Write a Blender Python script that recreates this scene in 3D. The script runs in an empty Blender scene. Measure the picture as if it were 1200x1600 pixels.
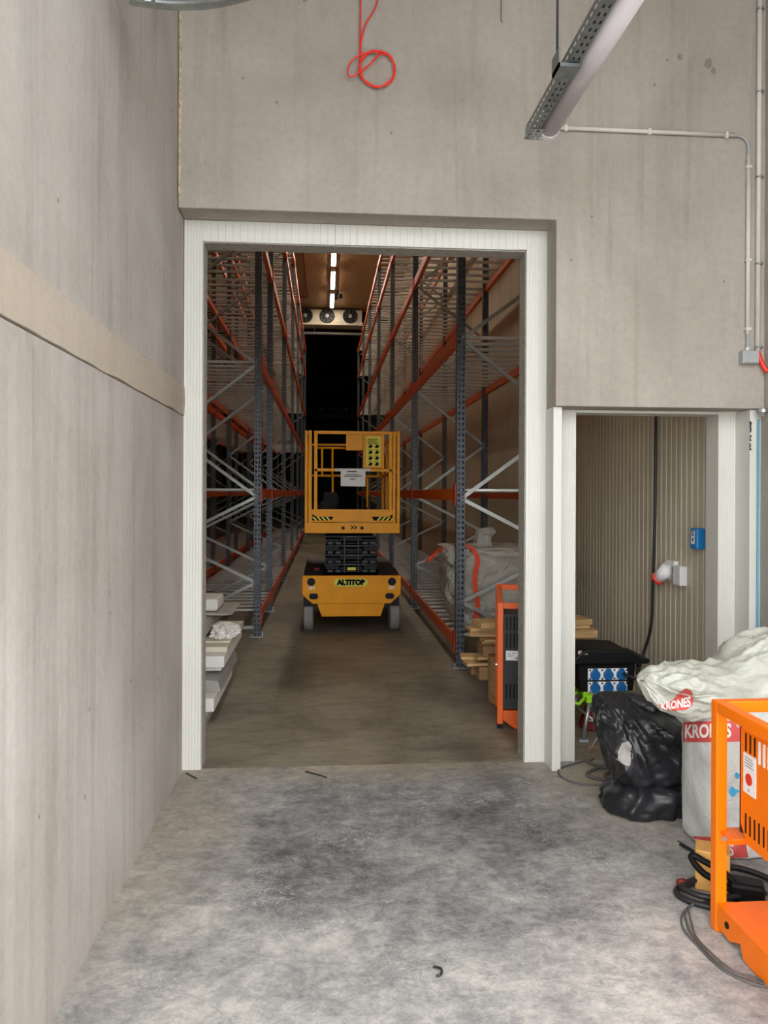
import bpy, bmesh, math, random
from mathutils import Vector, Matrix, Euler, noise
from mathutils.bvhtree import BVHTree
random.seed(7)
S = bpy.context.scene
COL = S.collection
PI = math.pi
R = math.radians

# ------------------------------------------------------------------ camera
cam = bpy.data.objects.new('camera', bpy.data.cameras.new('camera'))
COL.objects.link(cam)
cam.data.sensor_fit = 'AUTO'
cam.data.sensor_width = 36
cam.data.lens = 36 * 1200 / 1600
cam.data.shift_y = -30 / 1600
cam.location = (0, 0, 1.6)
YAW = math.atan(93 / 1200)
cam.rotation_euler = (Matrix.Rotation(-YAW, 3, 'Z') @ Matrix.Rotation(PI / 2, 3, 'X') @ Matrix.Rotation(0.0045, 3, 'Z')).to_euler()
cam.data.clip_end = 300
S.camera = cam

# ------------------------------------------------------------------ world, exposure
W = bpy.data.worlds.new('overcast'); S.world = W
W.use_nodes = True
_n = W.node_tree.nodes; _l = W.node_tree.links
_n['Background'].inputs[1].default_value = 2.6
_tc = _n.new('ShaderNodeTexCoord'); _sx = _n.new('ShaderNodeSeparateXYZ'); _cr = _n.new('ShaderNodeValToRGB')
_l.new(_tc.outputs['Generated'], _sx.inputs[0]); _l.new(_sx.outputs[2], _cr.inputs[0]); _l.new(_cr.outputs[0], _n['Background'].inputs[0])
_cr.color_ramp.elements[0].color = (.92, .95, .99, 1); _cr.color_ramp.elements[0].position = 0
_cr.color_ramp.elements[1].color = (1, 1, 1, 1); _cr.color_ramp.elements[1].position = .9
vs = S.view_settings
vs.view_transform = 'Standard'; vs.look = 'None'; vs.gamma = 1; vs.use_curve_mapping = False
vs.exposure = 1.22
STRIP_POWER = 22

# ------------------------------------------------------------------ materials
def lin(c):
    if isinstance(c, str):
        c = [int(c[i:i + 2], 16) / 255 for i in (0, 2, 4)]
    return tuple(x / 12.92 if x <= .04045 else ((x + .055) / 1.055) ** 2.4 for x in c) + (1,)

def newmat(name):
    m = bpy.data.materials.new(name); m.use_nodes = True
    nt = m.node_tree
    return m, nt, nt.nodes['Principled BSDF']

def mapping(nt, scale):
    tc = nt.nodes.new('ShaderNodeTexCoord'); mp = nt.nodes.new('ShaderNodeMapping')
    mp.inputs['Scale'].default_value = scale
    nt.links.new(tc.outputs['Object'], mp.inputs[0])
    return mp.outputs[0]

def ntex(nt, vec, scale, detail=4, rough=.55, dist=0):
    n = nt.nodes.new('ShaderNodeTexNoise')
    n.inputs['Scale'].default_value = scale; n.inputs['Detail'].default_value = detail
    n.inputs['Roughness'].default_value = rough; n.inputs['Distortion'].default_value = dist
    nt.links.new(vec, n.inputs['Vector'])
    return n.outputs['Fac']

def ramp(nt, fac, stops):
    r = nt.nodes.new('ShaderNodeValToRGB'); e = r.color_ramp.elements
    while len(e) < len(stops): e.new(.5)
    for i, (p, c) in enumerate(stops):
        e[i].position = p; e[i].color = c if len(c) == 4 else (*c, 1)
    nt.links.new(fac, r.inputs[0])
    return r.outputs[0]

def mix(nt, a, b, fac, mode='MIX'):
    m = nt.nodes.new('ShaderNodeMix'); m.data_type = 'RGBA'; m.blend_type = mode
    for k, s in ((0, fac), (6, a), (7, b)):
        if hasattr(s, 'links'): nt.links.new(s, m.inputs[k])
        else: m.inputs[k].default_value = s
    return m.outputs[2]

def bumpn(nt, bsdf, h, strength=.3, dist=.01):
    b = nt.nodes.new('ShaderNodeBump'); b.inputs['Strength'].default_value = strength; b.inputs['Distance'].default_value = dist
    nt.links.new(h, b.inputs['Height']); nt.links.new(b.outputs[0], bsdf.inputs['Normal'])

def M(name, c, rough=.5, metal=0, var=.12, nscale=9, bump=0, bscale=60, stretch=(1, 1, 1), spec=.5):
    m, nt, b = newmat(name)
    b.inputs['Roughness'].default_value = rough; b.inputs['Metallic'].default_value = metal
    b.inputs['Specular IOR Level'].default_value = spec
    c = lin(c)
    v = mapping(nt, stretch)
    f = ntex(nt, v, nscale, 5)
    dark = tuple(x * (1 - var) for x in c[:3]) + (1,); lite = tuple(min(1, x * (1 + var)) for x in c[:3]) + (1,)
    nt.links.new(ramp(nt, f, [(.3, dark), (.7, lite)]), b.inputs['Base Color'])
    if bump: bumpn(nt, b, ntex(nt, v, bscale, 3), bump, .004)
    return m

def concrete(name, base, dark, light, streak=.5, pits=True, rough=.85):
    m, nt, b = newmat(name)
    b.inputs['Roughness'].default_value = rough; b.inputs['Specular IOR Level'].default_value = .25
    v = mapping(nt, (1, 1, 1)); vs_ = mapping(nt, (5, 5, .35))
    c = ramp(nt, ntex(nt, v, .9, 6, .6, .4), [(.3, lin(dark)), (.5, lin(base)), (.72, lin(light))])
    c = mix(nt, c, ramp(nt, ntex(nt, vs_, 1.6, 6, .65), [(.32, (.80, .79, .78)), (.5, (1, 1, 1)), (.7, (1.0, 1.0, .98))]), streak, 'MULTIPLY')
    c = mix(nt, c, ramp(nt, ntex(nt, v, 26, 6, .75), [(.35, (.86, .86, .86)), (.55, (1, 1, 1))]), .6, 'MULTIPLY')
    c = mix(nt, c, ramp(nt, ntex(nt, mapping(nt, (3, 3, .12)), 3.2, 2, .5), [(.30, (.88, .85, .82)), (.34, (1, 1, 1))]), .6, 'MULTIPLY')
    c = mix(nt, c, ramp(nt, ntex(nt, mapping(nt, (2.2, 2.2, .5)), 2.3, 8, .7), [(.62, (0, 0, 0)), (.75, (.16, .16, .15))]), .5, 'ADD')
    if pits:
        vo = nt.nodes.new('ShaderNodeTexVoronoi'); vo.inputs['Scale'].default_value = 5; vo.inputs['Randomness'].default_value = 1
        nt.links.new(v, vo.inputs['Vector'])
        c = mix(nt, c, ramp(nt, vo.outputs['Distance'], [(.03, (.45, .43, .41)), (.055, (1, 1, 1))]), .8, 'MULTIPLY')
    nt.links.new(c, b.inputs['Base Color'])
    bumpn(nt, b, ntex(nt, v, 22, 8, .7), .25, .01)
    return m

def floor_mat(name, base, dark, light, rough):
    m, nt, b = newmat(name)
    b.inputs['Specular IOR Level'].default_value = .35
    v = mapping(nt, (1, 1, 1))
    big = ntex(nt, mapping(nt, (1, .8, 1)), 1.0, 10, .74, .25)
    c = ramp(nt, big, [(.38, lin(dark)), (.5, lin(base)), (.64, lin(light))])
    c = mix(nt, c, ramp(nt, ntex(nt, mapping(nt, (.8, 2, 1)), 3.4, 10, .8, .4), [(.38, (.55, .54, .52)), (.54, (1, 1, 1))]), .7, 'MULTIPLY')
    c = mix(nt, c, ramp(nt, ntex(nt, mapping(nt, (.7, 2.4, 1)), 14, 9, .8, .8), [(.38, (.75, .75, .75)), (.5, (1, 1, 1)), (.66, (1.12, 1.1, 1.06))]), .7, 'MULTIPLY')
    nt.links.new(c, b.inputs['Base Color'])
    nt.links.new(ramp(nt, big, [(.3, (rough - .15,) * 3), (.7, (rough + .1,) * 3)]), b.inputs['Roughness'])
    bumpn(nt, b, ntex(nt, v, 30, 8, .75), .18, .006)
    return m

def math_(nt, op, a, b_):
    n = nt.nodes.new('ShaderNodeMath'); n.operation = op
    for k, x in ((0, a), (1, b_)):
        if hasattr(x, 'links'): nt.links.new(x, n.inputs[k])
        else: n.inputs[k].default_value = x
    return n.outputs[0]

def dusty_floor(name):
    """trodden slab: pale plaster dust over dark rubbed concrete, smudged before the doorway, where fading daylight is put into the colour too"""
    m, nt, b = newmat(name)
    b.inputs['Specular IOR Level'].default_value = .3; b.inputs['Roughness'].default_value = .68
    v = mapping(nt, (1, 1, 1))
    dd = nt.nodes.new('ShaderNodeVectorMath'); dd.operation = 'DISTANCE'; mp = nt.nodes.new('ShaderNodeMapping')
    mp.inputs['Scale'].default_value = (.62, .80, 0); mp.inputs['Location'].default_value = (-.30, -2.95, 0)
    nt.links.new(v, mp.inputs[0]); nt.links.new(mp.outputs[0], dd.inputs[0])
    smudge_dim = ramp(nt, math_(nt, 'ADD', dd.outputs['Value'], math_(nt, 'MULTIPLY', math_(nt, 'SUBTRACT', ntex(nt, v, 1.4, 5, .65), .5), 1.2)), [(.35, (1, 1, 1)), (1.15, (0, 0, 0))])
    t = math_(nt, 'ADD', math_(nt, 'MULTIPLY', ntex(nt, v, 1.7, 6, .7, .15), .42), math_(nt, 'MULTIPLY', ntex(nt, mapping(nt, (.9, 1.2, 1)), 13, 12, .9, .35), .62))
    t = math_(nt, 'SUBTRACT', t, math_(nt, 'MULTIPLY', smudge_dim, .095))  # rubber smudges plus daylight falling off, both as darker colour
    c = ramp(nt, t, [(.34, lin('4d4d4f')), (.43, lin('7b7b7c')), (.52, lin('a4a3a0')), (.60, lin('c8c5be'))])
    k = ntex(nt, v, 15, 2, .5, 2.2)
    line = ramp(nt, k, [(.455, (0, 0, 0)), (.5, (1, 1, 1)), (.545, (0, 0, 0))])
    area = ramp(nt, ntex(nt, v, 2.2, 5, .7), [(.45, (0, 0, 0)), (.66, (1, 1, 1))])
    fine = ramp(nt, ntex(nt, v, 34, 4, .75), [(.42, (0, 0, 0)), (.56, (1, 1, 1))])
    c = mix(nt, c, lin('dad7cf'), mix(nt, (0, 0, 0, 1), mix(nt, mix(nt, line, area, 1.0, 'MULTIPLY'), fine, 1.0, 'MULTIPLY'), .6))
    # tan dust gathered along the side wall and the doorway
    sp = nt.nodes.new('ShaderNodeSeparateXYZ'); nt.links.new(v, sp.inputs[0])
    def edge(i, a, b_):
        q = nt.nodes.new('ShaderNodeMapRange'); q.inputs[1].default_value = a; q.inputs[2].default_value = b_
        nt.links.new(sp.outputs[i], q.inputs[0]); return q.outputs[0]
    e = math_(nt, 'MAXIMUM', math_(nt, 'MULTIPLY', edge(0, -.3, -.85), edge(1, 2.2, 3.6)), edge(1, 4.15, 4.55))
    e = math_(nt, 'MAXIMUM', e, math_(nt, 'MULTIPLY', edge(0, 1.0, 1.5), edge(1, 3.2, 3.9)))
    c = mix(nt, c, lin('a2947c'), math_(nt, 'MULTIPLY', e, ramp(nt, ntex(nt, v, 2.6, 6, .7, .8), [(.34, (.15, .15, .15)), (.6, (.85, .85, .85))])))
    nt.links.new(c, b.inputs['Base Color'])
    bumpn(nt, b, ntex(nt, v, 30, 8, .75), .18, .006)
    return m

def emit(name, c, s):
    m = bpy.data.materials.new(name); m.use_nodes = True; nt = m.node_tree
    nt.nodes.remove(nt.nodes['Principled BSDF'])
    e = nt.nodes.new('ShaderNodeEmission'); e.inputs[0].default_value = c; e.inputs[1].default_value = s
    nt.links.new(e.outputs[0], nt.nodes['Material Output'].inputs[0])
    return m

def film(name, c, trans=.3, clear=.12, rough=.35):
    m, nt, b = newmat(name)
    b.inputs['Roughness'].default_value = rough
    v = mapping(nt, (1, 1, 1))
    c1 = lin(c); c2 = tuple(x * .8 for x in c1[:3]) + (1,)
    col = ramp(nt, ntex(nt, v, 5, 5, .6, .5), [(.35, c2), (.6, c1)])
    nt.links.new(col, b.inputs['Base Color'])
    bumpn(nt, b, ntex(nt, v, 16, 4, .6, 1.5), .5, .02)
    t = nt.nodes.new('ShaderNodeBsdfTranslucent'); nt.links.new(col, t.inputs[0])
    tp = nt.nodes.new('ShaderNodeBsdfTransparent')
    m1 = nt.nodes.new('ShaderNodeMixShader'); m1.inputs[0].default_value = trans
    nt.links.new(b.outputs[0], m1.inputs[1]); nt.links.new(t.outputs[0], m1.inputs[2])
    m2 = nt.nodes.new('ShaderNodeMixShader'); m2.inputs[0].default_value = clear
    nt.links.new(m1.outputs[0], m2.inputs[1]); nt.links.new(tp.outputs[0], m2.inputs[2])
    nt.links.new(m2.outputs[0], nt.nodes['Material Output'].inputs[0])
    return m

m_wall = concrete('concrete_wall', 'aaa298', '9d958b', 'b5aea4', .55)
m_wall_side = concrete('concrete_side', 'b3ada5', 'a49d95', 'c2bdb6', .8)
m_band = concrete('mortar_band', 'b9ae9f', 'b0a595', 'c3b9aa', .35, False)
m_stain = M('concrete_stain', '857f76', .9, 0, .25, 50)
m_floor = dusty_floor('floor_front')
m_floor_in = floor_mat('floor_cold', '857d6e', '655f53', '968d7b', .5)
m_mortar = M('mortar', 'b9a88c', .9, 0, .35, 40, .8, 60)
m_white = M('white_sheet', 'd2d1c8', .38, 0, .03, 3)
m_grayfoam = M('panel_edge', 'a5a298', .8, 0, .2, 30, .4, 80)
m_cream = M('cream_panel', 'd6c3a2', .5, 0, .06, 1.2)
m_ceil = M('cold_ceiling', 'a5805a', .5, 0, .06, 1)
m_shade = M('far_end_shade', '161514', .8, 0, .1, 1)  # darkness of the unlit far end, put into the colour
m_rib = M('ribbed_panel', 'cfc7b0', .45, 0, .06, 1.5)
m_up = M('galvanised_upright', '565d63', .45, .45, .15, 20)
m_galv = M('galvanised', 'a9adab', .35, .75, .15, 14)
m_tray = M('galvanised_shaded', '7d8382', .4, .6, .2, 14)  # darker zinc for the tray, its shade put into the colour
m_galv2 = M('galvanised_bar', 'e6e6e2', .26, .45, .12, 10)
m_orange = M('beam_orange', 'db5512', .33, 0, .10, 6, spec=.35)
m_red = M('connector_red', 'c8321c', .4, 0, .1, 6)
m_brace = M('brace_zinc', 'a3a5a1', .38, .7, .10, 10)
m_yel = M('lift_yellow', 'f2a200', .42, 0, .08, 5, spec=.22)
m_yel2 = M('lift_yellow_plate', 'eca016', .45, 0, .06, 5, spec=.22)
m_blk = M('black_steel', '101114', .5, 0, .2, 12, spec=.22)
m_scis = M('scissor_edge', '55585c', .4, .2, .15, 12)
m_rub = M('tyre_grey', '8d8b88', .9, 0, .15, 18, .5, 40)
m_dkgrey = M('dark_grey', '2a2c31', .5, 0, .1, 10)
m_heater = M('heater_orange', 'fb7a00', .38, 0, .04, 4, spec=.35)
m_heater2 = M('heater_orange_deep', 'e8641a', .4, 0, .05, 4)
m_paper = M('paper', 'eceae6', .8, 0, .03, 8)
m_ink = M('ink', '151516', .8, 0, .1, 8, spec=.1)
m_stick = M('sticker_white', 'efefec', .5, 0, .03, 8)
m_stickred = M('sticker_red', 'dc3a26', .5, 0, .05, 8)
m_signyel = M('sign_yellow', 'e6d81c', .5, 0, .06, 8)
m_logo = M('logo_lime', 'd8d83a', .45, 0, .04, 8)
m_wood = M('wood', 'c8a370', .7, 0, .25, 5, .3, 40, (1, 8, 8))
m_wood2 = M('wood_dark', '9a7650', .75, 0, .3, 5, .3, 40, (1, 8, 8))
m_foam = M('foam_white', 'eceae4', .75, 0, .05, 6, .15, 120)
m_foamg = M('foam_cream', 'd9d2bd', .8, 0, .08, 8, .2, 90)
m_sheetg = M('rolled_sheet', 'a5a29b', .6, 0, .1, 6)
m_fibc, _nt, _b = newmat('woven_sack'); _b.inputs['Roughness'].default_value = .72
_v = mapping(_nt, (1, 1, 1))
_nt.links.new(ramp(_nt, ntex(_nt, _v, 5, 6, .6), [(.3, lin('a39e93')), (.7, lin('bbb6ab'))]), _b.inputs['Base Color'])
bumpn(_nt, _b, ntex(_nt, _v, 7, 5, .55, 1.2), .8, .05)
m_strap = M('strap_orange', 'e2421c', .7, 0, .1, 20)
m_cordred = M('cord_red', 'ee2f1c', .4, 0, .06, 9)
m_cond = M('conduit_grey', 'cfc9c0', .5, 0, .06, 6)
m_boxg = M('box_grey', 'a3a6a6', .5, 0, .05, 6)
m_bin = M('black_plastic', '0e0e10', .5, 0, .2, 8, .2, 60, spec=.2)
m_blue = M('socket_blue', '0e5c98', .4, 0, .08, 8)
m_blue2 = M('call_blue', '1a82c8', .4, 0, .06, 8)
m_bluepipe = M('pipe_blue', '62a6c0', .4, 0, .08, 8)
m_lime = M('lime', '93d41c', .4, 0, .08, 8)
m_cable = M('cable_black', '202124', .45, 0, .15, 14)
m_cableg = M('cable_dusty', '5c5a57', .7, 0, .25, 18)
m_lamp = M('lamp_diffuser', 'd4cdd2', .3, 0, .02, 3)
m_lampend = M('lamp_end', 'ecebea', .4, 0, .02, 3)
m_tan = M('tan_box', 'e6b060', .7, 0, .12, 20)
m_coat = M('black_fabric', '18181a', .85, 0, .3, 9, .5, 30)
m_dkred = M('dark_red', '7d1f1c', .7, 0, .2, 8)
m_print = M('print_red', 'd4524e', .5, 0, .14, 18)
m_printw = M('print_white', 'ebe6e0', .5, 0, .05, 12)
m_film = film('bag_film', 'eceee2', .32, .08, .28)
m_filmw = film('sack_film', 'f3f4f0', .25, .03, .32)
m_black_film = M('black_film', '222226', .34, 0, .2, 7, .22, 26)
m_strip = emit('led_strip', (1, .87, .68, 1), STRIP_POWER)
m_bluebit = M('blue_scrap', '3fa8d8', .5, 0, .1, 9)
m_evap = M('cooler_white', 'd8cfbd', .45, 0, .05, 5)

# ------------------------------------------------------------------ mesh helpers
WL = {}
def wl(o): return WL.get(o.name, Vector((0, 0, 0))) if o else Vector((0, 0, 0))

class MB:
    def __init__(s): s.v = []; s.f = []
    def add(s, vs, fs):
        k = len(s.v); s.v += [Vector(p) for p in vs]; s.f += [[i + k for i in f] for f in fs]; return s
    def box(s, x0, y0, z0, x1, y1, z1):
        return s.add([(x0, y0, z0), (x1, y0, z0), (x1, y1, z0), (x0, y1, z0), (x0, y0, z1), (x1, y0, z1), (x1, y1, z1), (x0, y1, z1)],
                     [(0, 3, 2, 1), (4, 5, 6, 7), (0, 1, 5, 4), (1, 2, 6, 5), (2, 3, 7, 6), (3, 0, 4, 7)])
    def obox(s, c, size, rot=(0, 0, 0)):
        m = Euler(rot).to_matrix(); c = Vector(c); hx, hy, hz = [q / 2 for q in size]
        t = MB().box(-hx, -hy, -hz, hx, hy, hz)
        return s.add([m @ p + c for p in t.v], t.f)
    def prism(s, poly, axis, a, b):
        n = len(poly)
        def P(u, v, t): return {'x': (t, u, v), 'y': (u, t, v), 'z': (u, v, t)}[axis]
        return s.add([P(u, v, a) for u, v in poly] + [P(u, v, b) for u, v in poly],
                     [list(range(n))[::-1], list(range(n, 2 * n))] + [(i, (i + 1) % n, n + (i + 1) % n, n + i) for i in range(n)])
    def bar(s, p0, p1, w, h, up=(0, 0, 1)):
        p0, p1 = Vector(p0), Vector(p1); d = (p1 - p0).normalized(); up = Vector(up)
        if abs(d.dot(up)) > .99: up = Vector((0, 1, 0))
        a = d.cross(up).normalized() * w / 2; b = a.cross(d).normalized() * h / 2
        vs = [p + sa * a + sb * b for p in (p0, p1) for sa, sb in ((-1, -1), (1, -1), (1, 1), (-1, 1))]
        return s.add(vs, [(0, 1, 2, 3), (7, 6, 5, 4), (0, 4, 5, 1), (1, 5, 6, 2), (2, 6, 7, 3), (3, 7, 4, 0)])
    def tube(s, path, r, n=8, closed=False, caps=True):
        path = [Vector(p) for p in path]; m = len(path); k = len(s.v); ref = None
        for i, p in enumerate(path):
            a = path[(i - 1) % m] if (i or closed) else p; b = path[(i + 1) % m] if (i < m - 1 or closed) else p
            d = (b - a).normalized()
            if ref is None: ref = Vector((0, 0, 1)) if abs(d.z) < .9 else Vector((1, 0, 0))
            x = (ref - d * ref.dot(d)).normalized(); y = d.cross(x); ref = x
            rr = r[i] if isinstance(r, (list, tuple)) else r
            s.v += [p + (x * math.cos(2 * PI * j / n) + y * math.sin(2 * PI * j / n)) * rr for j in range(n)]
        for i in range(m if closed else m - 1):
            for j in range(n):
                A, B = k + i * n, k + ((i + 1) % m) * n
                s.f.append([A + j, A + (j + 1) % n, B + (j + 1) % n, B + j])
        if caps and not closed:
            s.f.append([k + j for j in range(n)][::-1]); s.f.append([k + (m - 1) * n + j for j in range(n)])
        return s
    def cyl(s, p0, p1, r, n=12): return s.tube([p0, p1], r, n)
    def plane(s, pts): return s.add(pts, [list(range(len(pts)))])
    def rot(s, ang, axis, c):
        m = Matrix.Rotation(ang, 3, axis); c = Vector(c); s.v = [m @ (p - c) + c for p in s.v]; return s
    def mesh(s, name, mat, smooth=False, origin=(0, 0, 0)):
        o = Vector(origin); me = bpy.data.meshes.new(name)
        me.from_pydata([p - o for p in s.v], [], s.f)
        bm = bmesh.new(); bm.from_mesh(me); bmesh.ops.recalc_face_normals(bm, faces=bm.faces); bm.to_mesh(me); bm.free()
        for q in (mat if isinstance(mat, (list, tuple)) else [mat]): me.materials.append(q)
        if smooth:
            for p in me.polygons: p.use_smooth = True
        return me
    def build(s, name, mat, parent=None, smooth=False, bevel=0, loc=None, kind=None):
        base = wl(parent)
        if parent is None and loc is None and kind is None:
            zs = min(p.z for p in s.v); n = len(s.v)
            base = Vector((sum(p.x for p in s.v) / n, sum(p.y for p in s.v) / n, zs))
        elif parent is None: base = Vector(loc or (0, 0, 0))
        o = bpy.data.objects.new(name, s.mesh(name, mat, smooth, base)); COL.objects.link(o)
        if parent: o.parent = parent
        else: o.location = base
        WL[o.name] = base
        if bevel:
            b = o.modifiers.new('edge', 'BEVEL'); b.width = bevel; b.segments = 2; b.limit_method = 'ANGLE'
        if kind: o['kind'] = kind
        return o

def thing(name, label, cat, loc=(0, 0, 0), group=None):
    o = bpy.data.objects.new(name, None); COL.objects.link(o); o.location = loc; WL[o.name] = Vector(loc)
    o.empty_display_size = .1
    return tag(o, label, cat, group)
def tag(o, label, cat, group=None):
    o['label'] = label; o['category'] = cat
    if group: o['group'] = group
    return o
def struct(mb, name, mat, **k): return mb.build(name, mat, None, kind='structure', loc=(0, 0, 0), **k)
def inst(me, name, parent, loc, rz=0, sc=(1, 1, 1)):
    o = bpy.data.objects.new(name, me); COL.objects.link(o); o.parent = parent
    o.location = Vector(loc) - wl(parent); o.rotation_euler = (0, 0, rz); o.scale = sc
    return o
def stuff(o): o['kind'] = 'stuff'; return o
def lab(o, t): o['label'] = t; return o

def textmb(txt, size, extr=0, bold=0, ax=1.0):
    cu = bpy.data.curves.new('lettering', 'FONT'); cu.body = txt; cu.size = size; cu.extrude = extr; cu.offset = bold
    cu.align_x = 'CENTER'; cu.align_y = 'CENTER'; cu.resolution_u = 3
    o = bpy.data.objects.new('lettering', cu); me = bpy.data.meshes.new_from_object(o)
    mb = MB(); mb.add([(v.co.x * ax, v.co.y, v.co.z) for v in me.vertices], [list(p.vertices) for p in me.polygons])
    bpy.data.objects.remove(o); bpy.data.meshes.remove(me); bpy.data.curves.remove(cu)
    return mb
def facing(mb, c, d='-y'):
    """flat xy letters put upright at c, read from -y (or from -x)"""
    c = Vector(c)
    if d == '-y': mb.v = [Vector((p.x, -p.z, p.y)) + c for p in mb.v]
    elif d == '-x': mb.v = [Vector((-p.z, -p.x, p.y)) + c for p in mb.v]
    return mb
def catmull(pts, n):
    pts = [Vector(p) for p in pts]; out = []
    P = [pts[0]] + pts + [pts[-1]]
    for i in range(1, len(P) - 2):
        for k in range(n):
            t = k / n; a, b, c, d = P[i - 1:i + 3]
            out.append(.5 * ((2 * b) + (c - a) * t + (2 * a - 5 * b + 4 * c - d) * t * t + (3 * b - a - 3 * c + d) * t ** 3))
    out.append(pts[-1]); return out

def sack(rings, seg, nz, disp, axis='z', seed=0, power=2.6, ridge=3.2):
    """closed crumpled bag: rings (t, cu, cv, ru, rv) interpolated along an axis, wrinkled by ridged noise"""
    rr = []
    ext = [rings[0]] + list(rings) + [rings[-1]]
    for i in range(1, len(ext) - 2):
        for k in range(nz):
            t = k / nz; a, b, c, d = ext[i - 1:i + 3]
            rr.append([.5 * ((2 * b[q]) + (c[q] - a[q]) * t + (2 * a[q] - 5 * b[q] + 4 * c[q] - d[q]) * t * t + (3 * b[q] - a[q] - 3 * c[q] + d[q]) * t ** 3) for q in range(5)])
    rr.append(list(rings[-1]))
    mb = MB(); off = Vector((seed * 7.3, seed * 3.1, seed * 5.7))
    for t, cu, cv, ru, rv in rr:
        for j in range(seg):
            th = 2 * PI * j / seg; c, s_ = math.cos(th), math.sin(th)
            u = math.copysign(abs(c) ** (2 / power), c); v = math.copysign(abs(s_) ** (2 / power), s_)
            pu, pv = cu + ru * u, cv + rv * v
            p = Vector((pu, pv, t)) if axis == 'z' else Vector((t, pu, pv))
            n = (Vector((u, v, 0)) if axis == 'z' else Vector((0, u, v))).normalized()
            q = p * ridge + off
            q = q + .6 * noise.noise_vector(q * .8)
            h = (.5 - abs(noise.noise(q))) * 1.0 + (.5 - abs(noise.noise(q * 2.3 + off))) * .5 + (.5 - abs(noise.noise(q * 5.1))) * .22
            mb.v.append(p + n * (h - .75) * disp)
    m = len(rr)
    for i in range(m - 1):
        for j in range(seg):
            mb.f.append([i * seg + j, i * seg + (j + 1) % seg, (i + 1) * seg + (j + 1) % seg, (i + 1) * seg + j])
    mb.f.append(list(range(seg))[::-1]); mb.f.append([(m - 1) * seg + j for j in range(seg)])
    return mb

def decal(mb, target, step, direction=(0, 1, 0), off=.004):
    """cut flat print finely and lay it on a bag's surface"""
    bvh = BVHTree.FromPolygons(target.v, target.f)
    bm = bmesh.new()
    vs = [bm.verts.new(p) for p in mb.v]
    for f in mb.f:
        try: bm.faces.new([vs[i] for i in f])
        except ValueError: pass
    lo = [min(p[k] for p in mb.v) for k in range(3)]; hi = [max(p[k] for p in mb.v) for k in range(3)]
    for k in range(3):
        if k == 1: continue
        x = lo[k] + step
        while x < hi[k]:
            no = [0, 0, 0]; no[k] = 1; co = [0, 0, 0]; co[k] = x
            bmesh.ops.bisect_plane(bm, geom=bm.verts[:] + bm.edges[:] + bm.faces[:], plane_co=co, plane_no=no)
            x += step
    d = Vector(direction); out = MB(); bm.verts.index_update(); miss = set()
    for v in bm.verts:
        h = bvh.ray_cast(v.co - d * 3, d)
        if h[0] is None: miss.add(v.index); out.v.append(v.co.copy())
        else: out.v.append(h[0] - d * off)
    for f in bm.faces:
        ids = [v.index for v in f.verts]
        ys = [out.v[i].dot(d) for i in ids]
        if not miss & set(ids) and max(ys) - min(ys) < .16: out.f.append(ids)
    bm.free()
    used = sorted({i for f in out.f for i in f}); mp = {i: k for k, i in enumerate(used)}
    out.v = [out.v[i] for i in used]; out.f = [[mp[i] for i in f] for f in out.f]
    return out

# ------------------------------------------------------------------ the setting
YW, YP, YB = 4.30, 4.49, 4.64          # face of the concrete wall, face and back of the insulated wall
XL, XR = -.81, 2.56
XIR, XIL, ZC, YE = 2.50, -6.0, 8.5, 46.0
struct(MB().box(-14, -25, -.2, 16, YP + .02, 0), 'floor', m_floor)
struct(MB().box(XIL - .2, YP + .02, -.2, XIR + .12, YE, 0), 'floor.001', m_floor_in)

def grid_wall(x, y0, y1, z0, z1, th, sgn, seed):
    return MB().box(min(x, x + th * sgn), y0, z0, max(x, x + th * sgn), y1, z1)
struct(grid_wall(XL, .45, YB, 0, 2.035, .25, -1, 1), 'wall_left', m_wall_side)
wu = struct(grid_wall(XL - .004, .45, YB, 2.21, 5.6, .25, -1, 2), 'wall_left.001', m_wall_side)
bb = MB()                                   # plastered joint band between the two wall panels
N = 90
for i in range(N + 1):
    y = .45 + (YB - .45) * i / N
    e = noise.noise(Vector((y * 4, 0, 3))) * .010; e2 = noise.noise(Vector((y * 5, 9, 3))) * .014
    bb.v += [Vector(p) for p in ((XL - .05, y, 2.036), (XL + .005, y, 2.042 + e), (XL + .009, y, 2.12), (XL + .006, y, 2.205 + e2), (XL - .05, y, 2.23))]
for i in range(N):
    for j in range(4): bb.f.append([i * 5 + j, (i + 1) * 5 + j, (i + 1) * 5 + j + 1, i * 5 + j + 1])
struct(bb, 'trim_1', m_band)
struct(MB().prism([(XL - .001, 2.02), (XL + .003, 2.085), (XL + .003, 2.19), (XL - .001, 2.25)], 'z', 0, 2.0), 'trim_2', m_wall_side)   # raised form seam
struct(MB().box(XR, .45, 0, XR + .25, YP, 5.6), 'wall_right', m_wall)
struct(MB().prism([(XL, 3.165), (1.315, 3.165), (1.315, 2.10), (XR, 2.10), (XR, 5.6), (XL, 5.6)], 'y', YW, YP - .002), 'wall_back', m_wall, bevel=.006)
struct(MB().box(XL - .3, .45, 5.6, XR + .3, YP, 5.8), 'ceiling', m_wall)
struct(MB().box(XL - .3, .3, 4.7, XR + .3, .45, 5.8), 'wall_front', m_wall)
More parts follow.
